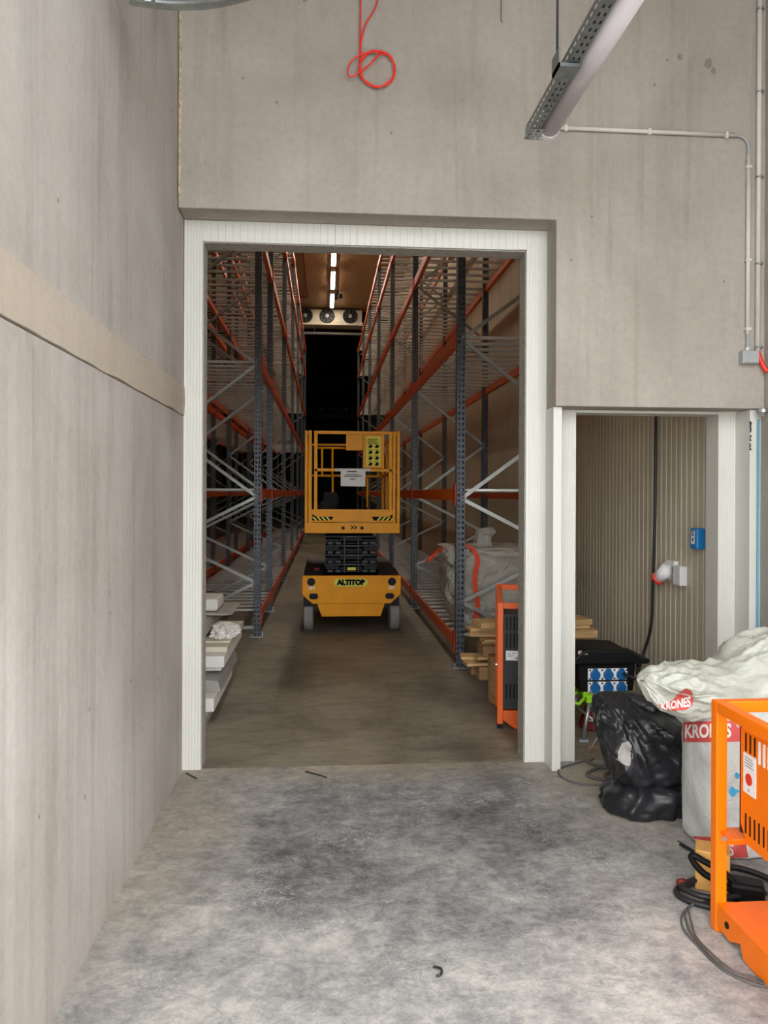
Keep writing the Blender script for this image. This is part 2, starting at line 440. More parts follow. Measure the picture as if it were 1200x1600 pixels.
for cx_, cz_, r_, mt in ((-.12, 4.36, .032, 'd'), (2.04, 4.13, .024, 'd'), (2.21, 4.10, .036, 'd'), (2.24, 4.06, .022, 'd')):
    pts = [(cx_ + r_ * (.8 + .5 * noise.noise(Vector((k * .7, cx_ * 9, 0)))) * math.cos(2 * PI * k / 16) * .8, cz_ + r_ * (.9 + .5 * noise.noise(Vector((k * .9, cz_ * 9, 3)))) * math.sin(2 * PI * k / 16) * (1 if mt == 'd' else 1.8)) for k in range(16)]
    stuff(MB().prism(pts, 'y', YW - .0006, YW + .001).build('stain', m_stain, bpy.data.objects['wall_back']))
# yellowish mortar squeezed out of the corner joint
mm = MB(); N = 70
for i in range(N + 1):
    z = 3.2 + 1.5 * i / N
    w = .012 + .022 * max(0, noise.noise(Vector((z * 5, 1, 1))) + .35); d = .008 + .006 * noise.noise(Vector((z * 14, 5, 1)))
    mm.v += [Vector(p) for p in ((XL, YW - .004, z), (XL + w * .3, YW - d, z), (XL + w, YW + .004, z))]
for i in range(N):
    for j in range(2): mm.f.append([i * 3 + j, i * 3 + j + 1, i * 3 + j + 4, i * 3 + j + 3])
struct(mm, 'trim_3', m_mortar)

def ribbed(x0, x1, z0, z1, y0, y1, pitch, d=.0022):
    poly = [(x0, y0)]
    x = x0 + pitch
    while x < x1 - pitch * .4:
        poly += [(x - .004, y0), (x - .0015, y0 + d), (x + .0015, y0 + d), (x + .004, y0)]; x += pitch
    poly += [(x1, y0), (x1, y1), (x0, y1)]
    return MB().prism(poly, 'z', z0, z1)
# insulated wall with its two openings, as the panels and posts it is made of
struct(ribbed(-.8095, -.705, 0, 3.165, YP, YB, .017), 'trim_4', m_white)
struct(ribbed(-.704, .055, 3.045, 3.165, YP, YP + .018, .042), 'trim_5', m_white)
struct(ribbed(.057, 1.135, 3.047, 3.165, YP, YP + .018, .042), 'trim_6', m_white)
struct(ribbed(1.136, 1.193, 3.049, 3.165, YP, YP + .018, .042), 'trim_6.001', m_white)
struct(ribbed(1.194, 1.318, 0, 3.165, YP, YB, .017), 'trim_7', m_white)
struct(ribbed(1.320, 1.498, 0, 2.10, YP, YB, .014), 'trim_8', m_white)
struct(MB().box(1.313, 4.335, 0, 1.364, YP, 2.10), 'trim_9', m_white, bevel=.002)
struct(ribbed(2.382, 2.525, 0, 2.10, YP, YB, .016), 'trim_10', m_white)
struct(MB().box(2.492, 4.335, 0, 2.559, YP - .001, 2.098), 'trim_11', m_white, bevel=.002)
struct(MB().box(1.499, YP, 2.085, 2.381, YB, 2.10), 'trim_12', m_white)
struct(MB().box(-.704, YP + .02, 3.045, 1.193, YB - .001, 3.169), 'trim_16', m_grayfoam)      # core behind the header joints
# raw cut edges of the sandwich panels round the big opening
struct(MB().box(-.7045, YP + .012, 0, -.700, YB - .002, 3.045), 'trim_13', m_grayfoam)
struct(MB().box(1.189, YP + .012, 0, 1.1935, YB - .002, 3.045), 'trim_14', m_grayfoam)
struct(MB().box(-.70, YP + .012, 3.040, 1.19, YB - .002, 3.0448), 'trim_15', m_grayfoam)
# rough-torn edge on the second post
tr = MB()
for z0, z1 in ((1.86, 1.90), (1.915, 1.95), (1.965, 2.03)):
    pts = []
    for i in range(7): pts.append((2.490 + .004 * random.random(), z0 + (z1 - z0) * i / 6))
    for i in range(7): pts.append((2.494 + .012 * random.random(), z1 - (z1 - z0) * i / 6))
    tr.prism(pts, 'y', 4.332, 4.338)
stuff(tr.build('torn_edge', m_dkgrey, bpy.data.objects['trim_11']))
# cold store shell
struct(MB().box(XIL, YP, 3.17, XIR + .12, YB, ZC), 'wall_front.001', m_cream)
struct(MB().box(XIL, YP, 0, -1.065, YB, 3.17), 'wall_front.002', m_cream)
poly = [(XIR, YB), (XIR, 4.79)]; y = 4.79
while y < 30:
    poly += [(XIR, y + .008), (XIR + .0045, y + .014), (XIR + .0045, y + .03), (XIR, y + .036), (XIR, y + .08)] ; y += .08
poly += [(XIR, YE), (XIR + .12, YE), (XIR + .12, YB)]
struct(MB().prism(poly, 'z', 0, ZC), 'wall_right.001', m_rib)
struct(MB().box(XIL - .15, YB, 0, XIL, YE, ZC), 'wall_left.002', m_cream)
struct(MB().box(XIL, YP, ZC, XIR + .12, 29.3, ZC + .15), 'ceiling.001', m_ceil)
struct(MB().box(XIL, 29.3, ZC, XIR + .12, YE, ZC + .15), 'ceiling.002', m_shade)
struct(MB().box(XIL, YE, 0, XIR + .12, YE + .15, ZC), 'wall_back.001', m_shade)

# ------------------------------------------------------------------ pallet racks
LV = [.225, 1.585, 3.03, 4.46, 5.90, 6.84]
UH = 7.0
def upright_mesh():
    """perforated C post: aisle face looks to -x, open to +x; real holes"""
    mb = MB(); w, d, t = .09, .075, .05
    def strip(o, u, width, cols):
        o, u = Vector(o), Vector(u); n = int(UH / t); cw = width / cols
        for i in range(n):
            for c in range(cols):
                a = o + u * (c * cw) + Vector((0, 0, i * t)); b = a + u * cw; up = Vector((0, 0, t))
                m = a + u * cw / 2 + up / 2; hu, hz = u * .0095, Vector((0, 0, .0135))
                k = len(mb.v)
                mb.v += [a, b, b + up, a + up, m - hu - hz, m + hu - hz, m + hu + hz, m - hu + hz]
                mb.f += [[k, k + 1, k + 5, k + 4], [k + 1, k + 2, k + 6, k + 5], [k + 2, k + 3, k + 7, k + 6], [k + 3, k, k + 4, k + 7]]
    strip((0, -w / 2, 0), (0, 1, 0), w, 2)
    strip((0, -w / 2, 0), (1, 0, 0), d, 2)
    strip((0, w / 2, 0), (1, 0, 0), d, 2)
    mb.add([(d, -w / 2, 0), (d, 0, 0), (d, 0, UH), (d, -w / 2, UH)], [(0, 1, 2, 3)])
    mb.add([(d, w / 2, 0), (d, 0, 0), (d, 0, UH), (d, w / 2, UH)], [(0, 1, 2, 3)])
    me = bpy.data.meshes.new('upright'); me.from_pydata(mb.v, [], mb.f); me.materials.append(m_up); return me
ME_UP = upright_mesh()
def channel(L, w=.034, d=.022):
    """shallow C channel along +x of unit length L, open to +y"""
    return MB().prism([(-d / 2, -w / 2), (-d / 2, w / 2), (d / 2, w / 2), (d / 2, w / 2 - .006), (-d / 2 + .004, w / 2 - .006), (-d / 2 + .004, -w / 2 + .006), (d / 2, -w / 2 + .006), (d / 2, -w / 2)], 'x', 0, L)
RD = 1.06                                   # rack depth
ZZ = [(0, .60, 1, .12), (0, .60, 1, 1.06), (0, 1.55, 1, 1.06), (0, 1.55, 1, 2.26), (0, 3.02, 1, 2.26), (0, 3.02, 1, 3.74), (0, 4.48, 1, 3.74), (0, 4.48, 1, 5.22), (0, 5.95, 1, 5.22), (0, 5.95, 1, 6.6)]
BR = {}
def brace_mesh(k):
    if k in BR: return BR[k]
    _, za, _, zb = ZZ[k]; L = math.hypot(RD - .09, zb - za)
    mb = channel(L); a = math.atan2(zb - za, RD - .09)
    mb.v = [Matrix.Rotation(-a, 3, 'Y') @ p for p in mb.v]
    BR[k] = mb.mesh('brace', m_brace); return BR[k]
ME_HOR = channel(RD - .08).mesh('horizontal_tie', m_brace)
BM = {}
def beam_mesh(L):
    if L not in BM:
        BM[L] = MB().prism([(0, -.055), (.05, -.055), (.05, .022), (.022, .022), (.022, .055), (0, .055)][::-1], 'y', 0, L).mesh('beam', m_orange)
    return BM[L]
ME_CON = MB().box(-.004, -.05, -.10, .004, .05, .10).mesh('beam_connector', m_red)
ME_FOOT = MB().box(-.03, -.07, 0, .12, .07, .008).mesh('foot_plate', m_galv)
ME_BOLT = MB().cyl((-.015, -.055, .008), (-.015, -.055, .05), .009, 6).mesh('anchor_bolt', m_galv)
ME_DECK = MB().prism([(-.024, .012), (-.016, .002), (0, -.002), (.016, .002), (.024, .012), (.024, .028), (-.024, .028)], 'x', .024, RD - .024).mesh('deck_bar', m_galv2)

def rack(name, label, x0, side, ys, limit=300, mesh_levels=(1, 2, 3, 4, 5)):
    """side +1: aisle face at x0 and depth to +x; -1: mirrored"""
    t = thing(name, label, 'pallet rack', (x0, ys[0], 0))
    rz = 0 if side > 0 else PI
    xb = x0 + side * RD
    bars = []
    for y in ys:
        inst(ME_UP, 'upright', t, (x0, y, .006), rz); inst(ME_UP, 'upright', t, (xb, y, .006), rz + PI)
        f = inst(ME_FOOT, 'foot_plate', t, (x0, y, 0), rz); inst(ME_FOOT, 'foot_plate', t, (xb, y, 0), rz + PI)
        inst(ME_BOLT, 'anchor_bolt', t, (x0, y, 0), rz)
        for k, (_, za, _, zb) in enumerate(ZZ): inst(brace_mesh(k), 'brace', t, (x0 + side * .05, y - side * (.004 if k % 2 else -.004), za), rz)
        for z in (.10, 6.75): inst(ME_HOR, 'horizontal_tie', t, (x0 + side * .05, y, z), rz)
    wires = MB()
    def wire(a, b, r=.0012):
        a, b = Vector(a), Vector(b); d = (b - a).normalized(); u = Vector((0, 0, 1)); v = d.cross(u)
        k = len(wires.v)
        for p in (a, b): wires.v.extend([p + u * r, p - u * r * .5 + v * r, p - u * r * .5 - v * r])
        for j in range(3): wires.f.append([k + j, k + (j + 1) % 3, k + 3 + (j + 1) % 3, k + 3 + j])
    for a, b in zip(ys, ys[1:]):
        L = round(b - a - .09, 3)
        for li, z in enumerate(LV):
            inst(beam_mesh(L), 'beam', t, (x0, a + .045, z) if side > 0 else (x0, b - .045, z), rz)
            inst(beam_mesh(L), 'beam', t, (xb, b - .045, z) if side > 0 else (xb, a + .045, z), rz + PI)
            for yy in (a + .05, b - .05):
                inst(ME_CON, 'beam_connector', t, (x0 - side * .005, yy, z), rz)
            n = max(4, round(L / .285))
            for i in range(n): bars.append((a + .045 + L * (i + .5) / n, z + .025))
            if li in mesh_levels:
                zz = z + .053
                for i in range(11):
                    xx = x0 + side * (.02 + (RD - .04) * i / 10); wire((xx, a + .06, zz), (xx, b - .06, zz))
                nn = int(L / .15)
                for i in range(nn + 1):
                    yy = a + .06 + (L - .03) * i / nn; wire((x0 + side * .01, yy, zz + .004), (xb - side * .01, yy, zz + .004))
    stuff(wires.build('deck_wire', m_galv, t))
    bars.sort()
    for y, z in bars[:limit]: inst(ME_DECK, 'deck_bar', t, (x0, y, z), rz)
    if bars[limit:]:
        far = MB()
        for y, z in bars[limit:]:
            xa, xe = sorted((x0 + side * .024, xb - side * .024)); far.box(xa, y - .022, z, xe, y + .022, z + .027)
        stuff(far.build('deck_bar', m_galv2, t))
    return t
YR = [6.99, 10.59, 14.19, 17.79, 21.39, 24.99, 28.6]
YL = [8.61, 10.42, 14.02, 17.62, 21.22, 24.82, 28.42]
rack('pallet_rack', 'orange and grey pallet rack holding the bulk bag, along the ribbed side wall', 1.205, 1, YR)
rack('pallet_rack', 'orange and grey pallet rack facing it across the aisle, behind the white foam offcuts', -.70, -1, YL)
rack('pallet_rack', 'pallet rack in shadow standing back to back behind the rack by the foam offcuts', -.70 - 2 * RD - .2 + RD, -1, YL, 60, (2, 3))

# ------------------------------------------------------------------ cold store lights, cooler, sprinkler pipe
def strip_light(y0, y1, label, group):
    t = thing('ceiling_light', label, 'light', (.24, (y0 + y1) / 2, ZC), group)
    MB().box(.17, y0, ZC - .09, .31, y1, ZC - .005).build('housing', m_white, t)
    MB().box(.185, y0 + .02, ZC - .105, .295, y1 - .02, ZC - .091).build('diffuser', m_strip, t)
ordn = ['nearest', 'middle', 'farthest']
for (a, b), lb in zip(((21.1, 23.1), (23.75, 25.75), (26.4, 28.35)), ('lit LED strip on the cold store ceiling just inside view below the door header', 'lit LED strip on the cold store ceiling between the other two', 'lit LED strip on the cold store ceiling right above the cooler fans')):
    strip_light(a, b, lb, 'cold store strip lights')
for y in (7.9, 10.55, 13.2, 15.85, 18.5):  # unseen strips continuing the row, added to light the aisle
    strip_light(y, y + 2, 'unseen LED strip added on the cold store ceiling to light the aisle', 'unseen added cold store strip lights')

def cooler(x0, x1, y, z0, z1, fans, r, label, m_body):
    t = thing('fan_cooler', label, 'cooler', ((x0 + x1) / 2, y, z0))
    MB().prism([(y, z0 + .05), (y, z1), (y + .7, z1), (y + .7, z0), (y + .06, z0)], 'x', x0, x1).build('casing', m_body, t, bevel=.01)
    MB().box(x0 - .03, y - .02, z0 - .06, x1 + .03, y + .72, z0 + .04).build('drip_tray', m_body, t)
    for xf in fans:
        zc = (z0 + z1) / 2 + .02
        ring = [(xf + r * math.cos(2 * PI * k / 24), y - .03, zc + r * math.sin(2 * PI * k / 24)) for k in range(24)]
        f = MB().tube(ring, .03, 6, True).build('fan', m_dkgrey, t, True)
        MB().cyl((xf, y - .012, zc), (xf, y - .005, zc), r, 24).build('fan_opening', m_blk, f)
        g = MB()
        for k in range(8):
            a = 2 * PI * k / 8 + .2; c, s_ = math.cos(a), math.sin(a)
            g.add([(xf + .05 * c, y - .02, zc + .05 * s_), (xf + r * .92 * c - .06 * s_, y - .015, zc + r * .92 * s_ + .06 * c), (xf + r * .92 * c + .05 * s_, y - .035, zc + r * .92 * s_ - .05 * c)], [(0, 1, 2)])
        stuff(g.build('fan_blade', m_dkgrey, f))
        MB().cyl((xf, y - .05, zc), (xf, y - .02, zc), .07, 12).build('hub', m_boxg, f)
    for xh in (x0 + .3, (x0 + x1) / 2, x1 - .3):
        MB().bar((xh, y + .1, z1), (xh, y + .1, ZC), .04, .04).build('hanger', m_blk, t)
cooler(-1.75, 1.37, 28.75, 7.92, 8.43, (-1.55, -.74, .07, .93), .25, 'pale ceiling cooler with round dark fans at the end of the lit ceiling', m_evap)
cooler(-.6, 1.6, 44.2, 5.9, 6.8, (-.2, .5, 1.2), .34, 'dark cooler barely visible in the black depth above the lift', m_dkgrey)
cp_ = thing('pipe', 'grey pipe running crosswise below the ceiling cooler', 'pipe', (-.45, 29.15, 7.57))
MB().tube([(-2.4, 29.15, 7.62), (1.5, 29.15, 7.62)], .05, 8).build('tube', m_boxg, cp_, True)
for xh in (-2.2, -.4, 1.4): MB().cyl((xh, 29.15, 7.66), (xh, 29.15, 7.86), .012, 6).build('hanger', m_boxg, cp_)
# the photo shows a red line going up the ceiling and turning beside the cooler
tag(MB().tube([(-.72, 12, ZC - .03), (-.60, 27.0, ZC - .03), (-.64, 27.15, ZC - .03), (-2.4, 27.15, ZC - .03)], .025, 6).build('sprinkler_pipe', m_dkred, smooth=True), 'thin dark red pipe along the cold store ceiling bending left before the cooler', 'pipe')
cmr = thing('ceiling_sensor', 'small black device hanging beside the last ceiling strip light', 'sensor', (.42, 26.3, ZC))
MB().cyl((.42, 26.3, ZC), (.42, 26.3, ZC - .14), .03, 8).build('stem', m_blk, cmr)
MB().box(.30, 26.2, ZC - .28, .44, 26.4, ZC - .13).build('housing', m_blk, cmr, bevel=.02)
MB().box(.46, 26.22, ZC - .25, .58, 26.38, ZC - .11).build('lens', m_blk, cmr, bevel=.02)

# ------------------------------------------------------------------ scissor lift
LX, LY = .315, 8.75
L = thing('scissor_lift', 'yellow scissor lift parked in the aisle between the racks', 'scissor lift', (LX, LY, 0))
def lx(c): return LX + (c - 463) / 592          # offsets across the front measured from the photo's proportions
def lz(c): return 1.6 - (c - 562) / 592
ch = MB().prism([(lx(130), .655), (lx(130), .44), (lx(200), .335), (lx(725), .335), (lx(795), .44), (lx(795), .655)], 'y', LY, LY + .05).build('chassis_front', m_yel, L, bevel=.006)
MB().prism([(lx(225), .36), (lx(262), .185), (lx(660), .185), (lx(695), .36)], 'y', LY + .03, LY + .09).build('bumper', m_yel, L, bevel=.005)
MB().box(lx(140), LY + .05, .30, lx(785), LY + 2.2, .60).build('chassis_body', m_blk, L)
for a, b in ((140, 280), (650, 785)):
    MB().prism([(LY + .05, .60), (LY + .05, .655), (LY + .3, .69), (LY + 2.1, .69), (LY + 2.1, .60)], 'x', lx(a), lx(b)).build('side_deck', m_dkgrey, L, bevel=.005)
MB().cyl((lx(225), LY + .28, .69), (lx(225), LY + .28, .72), .035, 10).build('beacon', m_dkred, L)
for c in (190, 735):
    r_ = MB().cyl((lx(c), LY - .003, lz(1163)), (lx(c), LY + .01, lz(1163)), .047, 20).build('lifting_eye', m_bin, L)
for c in (207, 720):
    MB().prism([(lx(c) + .02 * math.copysign(1, math.cos(a)) + .032 * math.cos(a), lz(1260) + .034 * math.sin(a)) for a in [2 * PI * (k + .5) / 20 for k in range(20)]], 'y', LY - .003, LY + .01).build('tie_slot', m_bin, L)
for c, tx in ((193, '2H'), (733, '2H')):
    facing(textmb(tx, .055, 0, .002), (lx(c), LY - .004, lz(1203))).build('lettering', m_stick, L)
lg = MB(); pts = []
for k in range(10): a = PI / 2 + PI * k / 9; pts.append((lx(370) + .043 * math.cos(a), lz(1168) + .043 * math.sin(a)))
for k in range(10): a = -PI / 2 + PI * k / 9; pts.append((lx(545) + .043 * math.cos(a), lz(1168) + .043 * math.sin(a)))
lg = lg.prism(pts, 'y', LY - .006, LY).build('name_plate', m_logo, L)
facing(textmb('ALTITOP', .078, 0, .0068, 1.0), (lx(457), LY - .008, lz(1168))).build('lettering', m_ink, lg)
def wheel(x0, x1, y, r=.2):
    mb = MB(); n = 36
    prof = [(x0, r - .03), (x0 + .015, r), (x1 - .015, r), (x1, r - .03), (x1, .06), (x0, .06)]
    for k in range(n):
        a = 2 * PI * k / n
        rr_ = [(x, q * (1 - (.012 if (k % 2 and q > .15) else 0))) for x, q in prof]
        mb.v += [Vector((x, y + q * math.cos(a), r + q * math.sin(a))) for x, q in rr_]
    for k in range(n):
        for j in range(6): mb.f.append([k * 6 + j, ((k + 1) % n) * 6 + j, ((k + 1) % n) * 6 + (j + 1) % 6, k * 6 + (j + 1) % 6])
    return mb
for a, b in ((135, 205), (725, 797)):
    for y in (LY + .25, LY + 1.85):
        w_ = wheel(lx(a), lx(b), y).build('wheel', m_rub, L)
        MB().cyl((lx(a) + .02, y, .2), (lx(b) - .02, y, .2), .06, 12).build('hub', m_blk, w_)
# scissor pack, folded
for i in range(4):
    z = .70 + i * .108
    for sx in (287, 548):
        MB().obox((lx(sx + 46), LY + 1.15, z + .022), (.155, 1.9, .058), (R(.8 if i % 2 else -.8), 0, 0)).build('scissor_arm', m_blk, L, bevel=.004)
    MB().obox((lx(463), LY + 1.17, z + .02), (.27, 1.85, .050), (R(-.8 if i % 2 else .8), 0, 0)).build('inner_arm', m_blk, L, bevel=.004)
    MB().cyl((lx(283), LY + .165, z + .066), (lx(645), LY + .165, z + .066), .012, 10).build('cross_tube', m_scis, L, True)
    MB().cyl((lx(292), LY + .175, z - .012), (lx(636), LY + .175, z - .012), .009, 10).build('cross_tube', m_dkgrey, L, True)
    for c in (318, 372, 556, 610):
        MB().box(lx(c) - .034, LY + .15, z - .026, lx(c) + .034, LY + .20, z + .008).build('pivot_block', m_dkgrey, L, bevel=.006)
    for c in (415, 510):
        MB().box(lx(c) - .006, LY + .16, z - .03, lx(c) + .006, LY + .2, z + .06).build('arm_plate', m_dkgrey, L)
MB().box(lx(436), LY + .16, .70, lx(492), LY + .172, .735).build('warning_label', m_signyel, L)
# platform
PZ = lz(835)
pf = MB().box(lx(145), LY - .02, PZ, lx(785), LY + .03, lz(765)).build('platform_beam', m_yel, L, bevel=.004)
MB().box(lx(150), LY + .03, PZ + .03, lx(780), LY + 2.25, PZ + .10).build('platform_deck', m_dkgrey, L)
for c in (402, 529):
    MB().cyl((lx(c), LY - .024, lz(800)), (lx(c), LY - .015, lz(800)), .02, 14).build('hole', m_bin, pf)
for dx in (0, .038):
    xx = lx(449) + dx
    MB().prism([(xx, lz(784)), (xx + .018, lz(784)), (xx + .044, lz(797)), (xx + .018, lz(810)), (xx, lz(810)), (xx + .024, lz(797))], 'y', LY - .023, LY - .018).build('chevron', m_ink, pf)
kp = MB().box(lx(175), LY - .005, lz(760), lx(755), LY + .02, lz(675)).build('kick_plate', m_yel, L, bevel=.003)
hz = []
for s_, c0 in ((1, 195), (-1, 738)):
    bgp = [(lx(c0), lz(750)), (lx(c0), lz(708)), (lx(c0 + s_ * 30), lz(724)), (lx(c0 + s_ * 142), lz(724)), (lx(c0 + s_ * 128), lz(750))]
    hb = MB().prism(bgp if s_ < 0 else bgp, 'y', LY - .008, LY - .004).build('hazard_label', m_ink, kp)
    for k in range(4):
        u = c0 + s_ * (20 + k * 30)
        MB().prism([(lx(u), lz(749)), (lx(u + 15), lz(749)), (lx(u + 15 - s_ * 22 * 1), lz(725)), (lx(u - s_ * 22), lz(725))], 'y', LY - .011, LY - .007).build('hazard_stripe', m_signyel, hb)
for c0, c1 in ((145, 163), (170, 190), (737, 755), (764, 785)):
    MB().box(lx(c0), LY - .02, lz(765), lx(c1), LY + .03, lz(146)).build('corner_post', m_yel, L, bevel=.003)
gate = MB().box(lx(205), LY, lz(168), lx(737), LY + .03, lz(147)).build('gate_top_rail', m_yel, L, bevel=.004)
MB().box(lx(207), LY, lz(420), lx(735), LY + .03, lz(400)).build('gate_mid_rail', m_yel, L, bevel=.004)
for c0, c1 in ((206, 229), (710, 733)):
    MB().box(lx(c0), LY, lz(675), lx(c1), LY + .03, lz(160)).build('gate_post', m_yel, L, bevel=.004)
MB().box(lx(420), LY + .035, lz(276), lx(533), LY + .05, lz(168)).build('control_plate', m_yel2, L, bevel=.003)
sb = MB().box(lx(536), LY + .03, lz(396), lx(680), LY + .045, lz(168)).build('sign_board', m_yel2, L, bevel=.003)
sy = MB().box(lx(558), LY + .026, lz(381), lx(656), LY + .0299, lz(180)).build('instruction_sheet', m_signyel, sb)
g = MB()
for r_i in range(4):
    for c_i in range(2):
        cx_, cz_ = lx(586 + c_i * 44), lz(246 + r_i * 40)
        g.prism([(cx_ - .028, cz_ - .018), (cx_ + .01, cz_ - .022), (cx_ + .028, cz_ + .006), (cx_ - .006, cz_ + .016)], 'y', LY + .0245, LY + .0262)
        g.box(cx_ - .03, LY + .0245, cz_ + .020, cx_ + .018, LY + .0262, cz_ + .026)
for c_i in range(5): g.box(lx(566), LY + .0245, lz(200 + c_i * 7), lx(640 - (c_i % 3) * 9), LY + .0262, lz(197 + c_i * 7))
stuff(g.build('pictogram', m_ink, sb))
# rails of the basket behind the gate
for x0, x1 in ((lx(150), lx(172)), (lx(758), lx(780))):
    for z in (lz(150), lz(410)): MB().box(x0, LY + .03, z - .035, x1, LY + 2.25, z).build('side_rail', m_yel, L, bevel=.003)
    for y in (LY + .75, LY + 1.5, LY + 2.22): MB().box(x0, y, PZ + .1, x1, y + .035, lz(150)).build('rail_post', m_yel, L)
for z in (lz(150), lz(410)): MB().box(lx(150), LY + 2.22, z - .03, lx(780), LY + 2.25, z).build('rear_rail', m_yel, L)
for pth in ([(lx(228), LY + .6, lz(242)), (lx(425), LY + .6, lz(242))], [(lx(258), LY + .6, lz(242)), (lx(258), LY + .6, lz(447)), (lx(335), LY + .6, lz(447)), (lx(335), LY + .6, lz(650))],
            [(lx(333), LY + .6, lz(242)), (lx(333), LY + .6, lz(447))], [(lx(664), LY + .6, lz(415)), (lx(664), LY + .6, lz(447)), (lx(585), LY + .6, lz(447)), (lx(585), LY + .6, lz(668))]):
    MB().tube(pth, .013, 8).build('inner_rail', m_yel, L, True)
# paper taped to the mid rail, bag in the basket
pp = thing('paper_notice', 'white paper notice taped to the middle rail of the yellow lift', 'notice', (lx(467), LY - .005, lz(518)))
sh = MB()
for i in range(9):
    for j in range(9):
        u, v = i / 8, j / 8
        sh.v.append(Vector((lx(385) + u * (lx(552) - lx(385)), LY - .008 - .006 * math.sin(u * 5) * v, lz(402) - v * .195 - .006 * u)))
for i in range(8):
    for j in range(8): sh.f.append([i * 9 + j, i * 9 + j + 1, i * 9 + j + 10, i * 9 + j + 9])
sheet = sh.build('sheet', m_paper, pp, True)
g = MB()
g.box(lx(428), LY - .0165, lz(424), lx(492), LY - .0155, lz(417))
for k, (a, b) in enumerate(((420, 505), (402, 530), (408, 525), (445, 488), (450, 480))): g.box(lx(a), LY - .0165, lz(440 + k * 7 + (8 if k > 2 else 0)), lx(b), LY - .0155, lz(437.5 + k * 7 + (8 if k > 2 else 0)))
stuff(g.build('print_line', m_ink, pp))
MB().box(lx(350), LY - .004, lz(416), lx(588), LY - .002, lz(399)).build('tape', m_filmw, pp)
bg = sack([(PZ + .105, lx(300), LY + .62, .14, .11), (PZ + .12, lx(300), LY + .62, .155, .13), (PZ + .26, lx(302), LY + .62, .145, .12), (PZ + .38, lx(316), LY + .62, .11, .10), (PZ + .45, lx(320), LY + .62, .09, .08), (PZ + .465, lx(322), LY + .62, .04, .03)], 40, 6, .06, seed=4, ridge=9)
tag(bg.build('tool_bag', m_coat, smooth=True), 'black fabric bag lying in the basket of the yellow lift', 'bag')

# ------------------------------------------------------------------ bulk bag on the base level of the rack
BB = sack([(.295, 1.70, 7.55, .30, .34), (.30, 1.70, 7.55, .40, .40), (.36, 1.70, 7.55, .45, .45), (.62, 1.68, 7.55, .50, .47), (.90, 1.66, 7.55, .52, .48), (1.03, 1.66, 7.55, .53, .48), (1.08, 1.66, 7.55, .50, .44), (1.085, 1.66, 7.55, .25, .22)], 120, 10, .14, seed=2, power=4, ridge=5.0)
bb_t = thing('bulk_bag', 'big off-white woven bulk bag with orange straps on the rack floor level', 'bulk bag', (1.66, 7.55, .295))
BB.build('sack', m_fibc, bb_t, True)
sp = sack([(1.06, 1.53, 7.40, .10, .10), (1.10, 1.53, 7.40, .11, .10), (1.17, 1.55, 7.40, .085, .08), (1.23, 1.57, 7.38, .10, .07), (1.27, 1.59, 7.37, .045, .03)], 36, 6, .06, seed=6, ridge=10)
sp.build('spout', m_fibc, bb_t, True)
def ribbon(pts, w, wd=(1, 0, 0)):
    mb = MB(); wd = Vector(wd)
    P = catmull(pts, 8)
    for p in P: mb.v += [p - wd * w / 2, p + wd * w / 2, p + wd * w / 2 + Vector((0, .004, 0)), p - wd * w / 2 + Vector((0, .004, 0))]
    for i in range(len(P) - 1):
        for j in range(4): mb.f.append([i * 4 + j, i * 4 + (j + 1) % 4, i * 4 + 4 + (j + 1) % 4, i * 4 + 4 + j])
    return mb
YF = 7.55 - .475
ribbon([(1.33, YF + .02, 1.12), (1.40, YF - .015, 1.05), (1.425, YF - .02, .96), (1.40, YF - .02, .85), (1.40, YF - .02, .72), (1.425, YF - .015, .58), (1.415, YF - .01, .45), (1.44, YF, .32)], .042).build('strap', m_strap, bb_t)
ribbon([(1.16, 7.5, 1.06), (1.08, 7.35, 1.03), (1.0, 7.3, .96), (.985, 7.35, .95)], .04, (0, 0, 1)).build('strap', m_strap, bb_t)

# ------------------------------------------------------------------ planks, wood block
def plank(c, size, rz, lb, mat=None, tilt=0):
    o = MB().obox((0, 0, 0), size).build('plank', mat or m_wood, None, bevel=.002, loc=(0, 0, 0))
    o.location = (c[0] - .05, c[1], c[2]); o.rotation_euler = (0, tilt, rz)
    return tag(o, lb, 'plank', 'planks stacked behind the orange heater')
PL = [
 ((1.71, 5.95, .20), (.92, .10, .10), 3, 'thick squared timber at the foot of the plank pile behind the orange heater', 1),
 ((1.70, 6.10, .20), (.95, .11, .10), -2, 'thick squared timber at the foot of the plank pile, second from the heater', 1),
 ((1.66, 5.98, .268), (1.02, .14, .022), 4, 'thin plank in the lowest layer of the pile, laid straight across the squared timbers', 0),
 ((1.64, 6.05, .292), (1.00, .16, .022), -5, 'thin plank directly on the lowest thin plank of the pile', 0),
 ((1.70, 5.98, .318), (.94, .13, .022), 6, 'thin plank in the middle of the lower plank layers', 0),
 ((1.72, 6.00, .372), (.88, .20, .082), 2, 'dark thick board in the middle of the plank pile', 1),
 ((1.74, 5.99, .426), (.90, .15, .022), -3, 'thin plank lying on the dark thick board of the pile', 0),
 ((1.72, 5.98, .452), (.86, .14, .022), 4, 'second thin plank above the dark thick board of the pile', 0),
 ((1.70, 6.00, .500), (1.00, .16, .06), -7, 'thick yellowish plank with sharp end sticking out towards the ribbed wall', 0),
 ((1.66, 5.97, .543), (.98, .13, .022), 6, 'thin plank under the topmost wide board of the pile', 0),
 ((1.70, 6.00, .580), (.94, .22, .045), 9, 'topmost wide yellow board of the plank pile', 0),
]
for c, sz, rz, lb, mk in PL: plank(c, sz, R(rz), lb, m_wood2 if mk else m_wood)
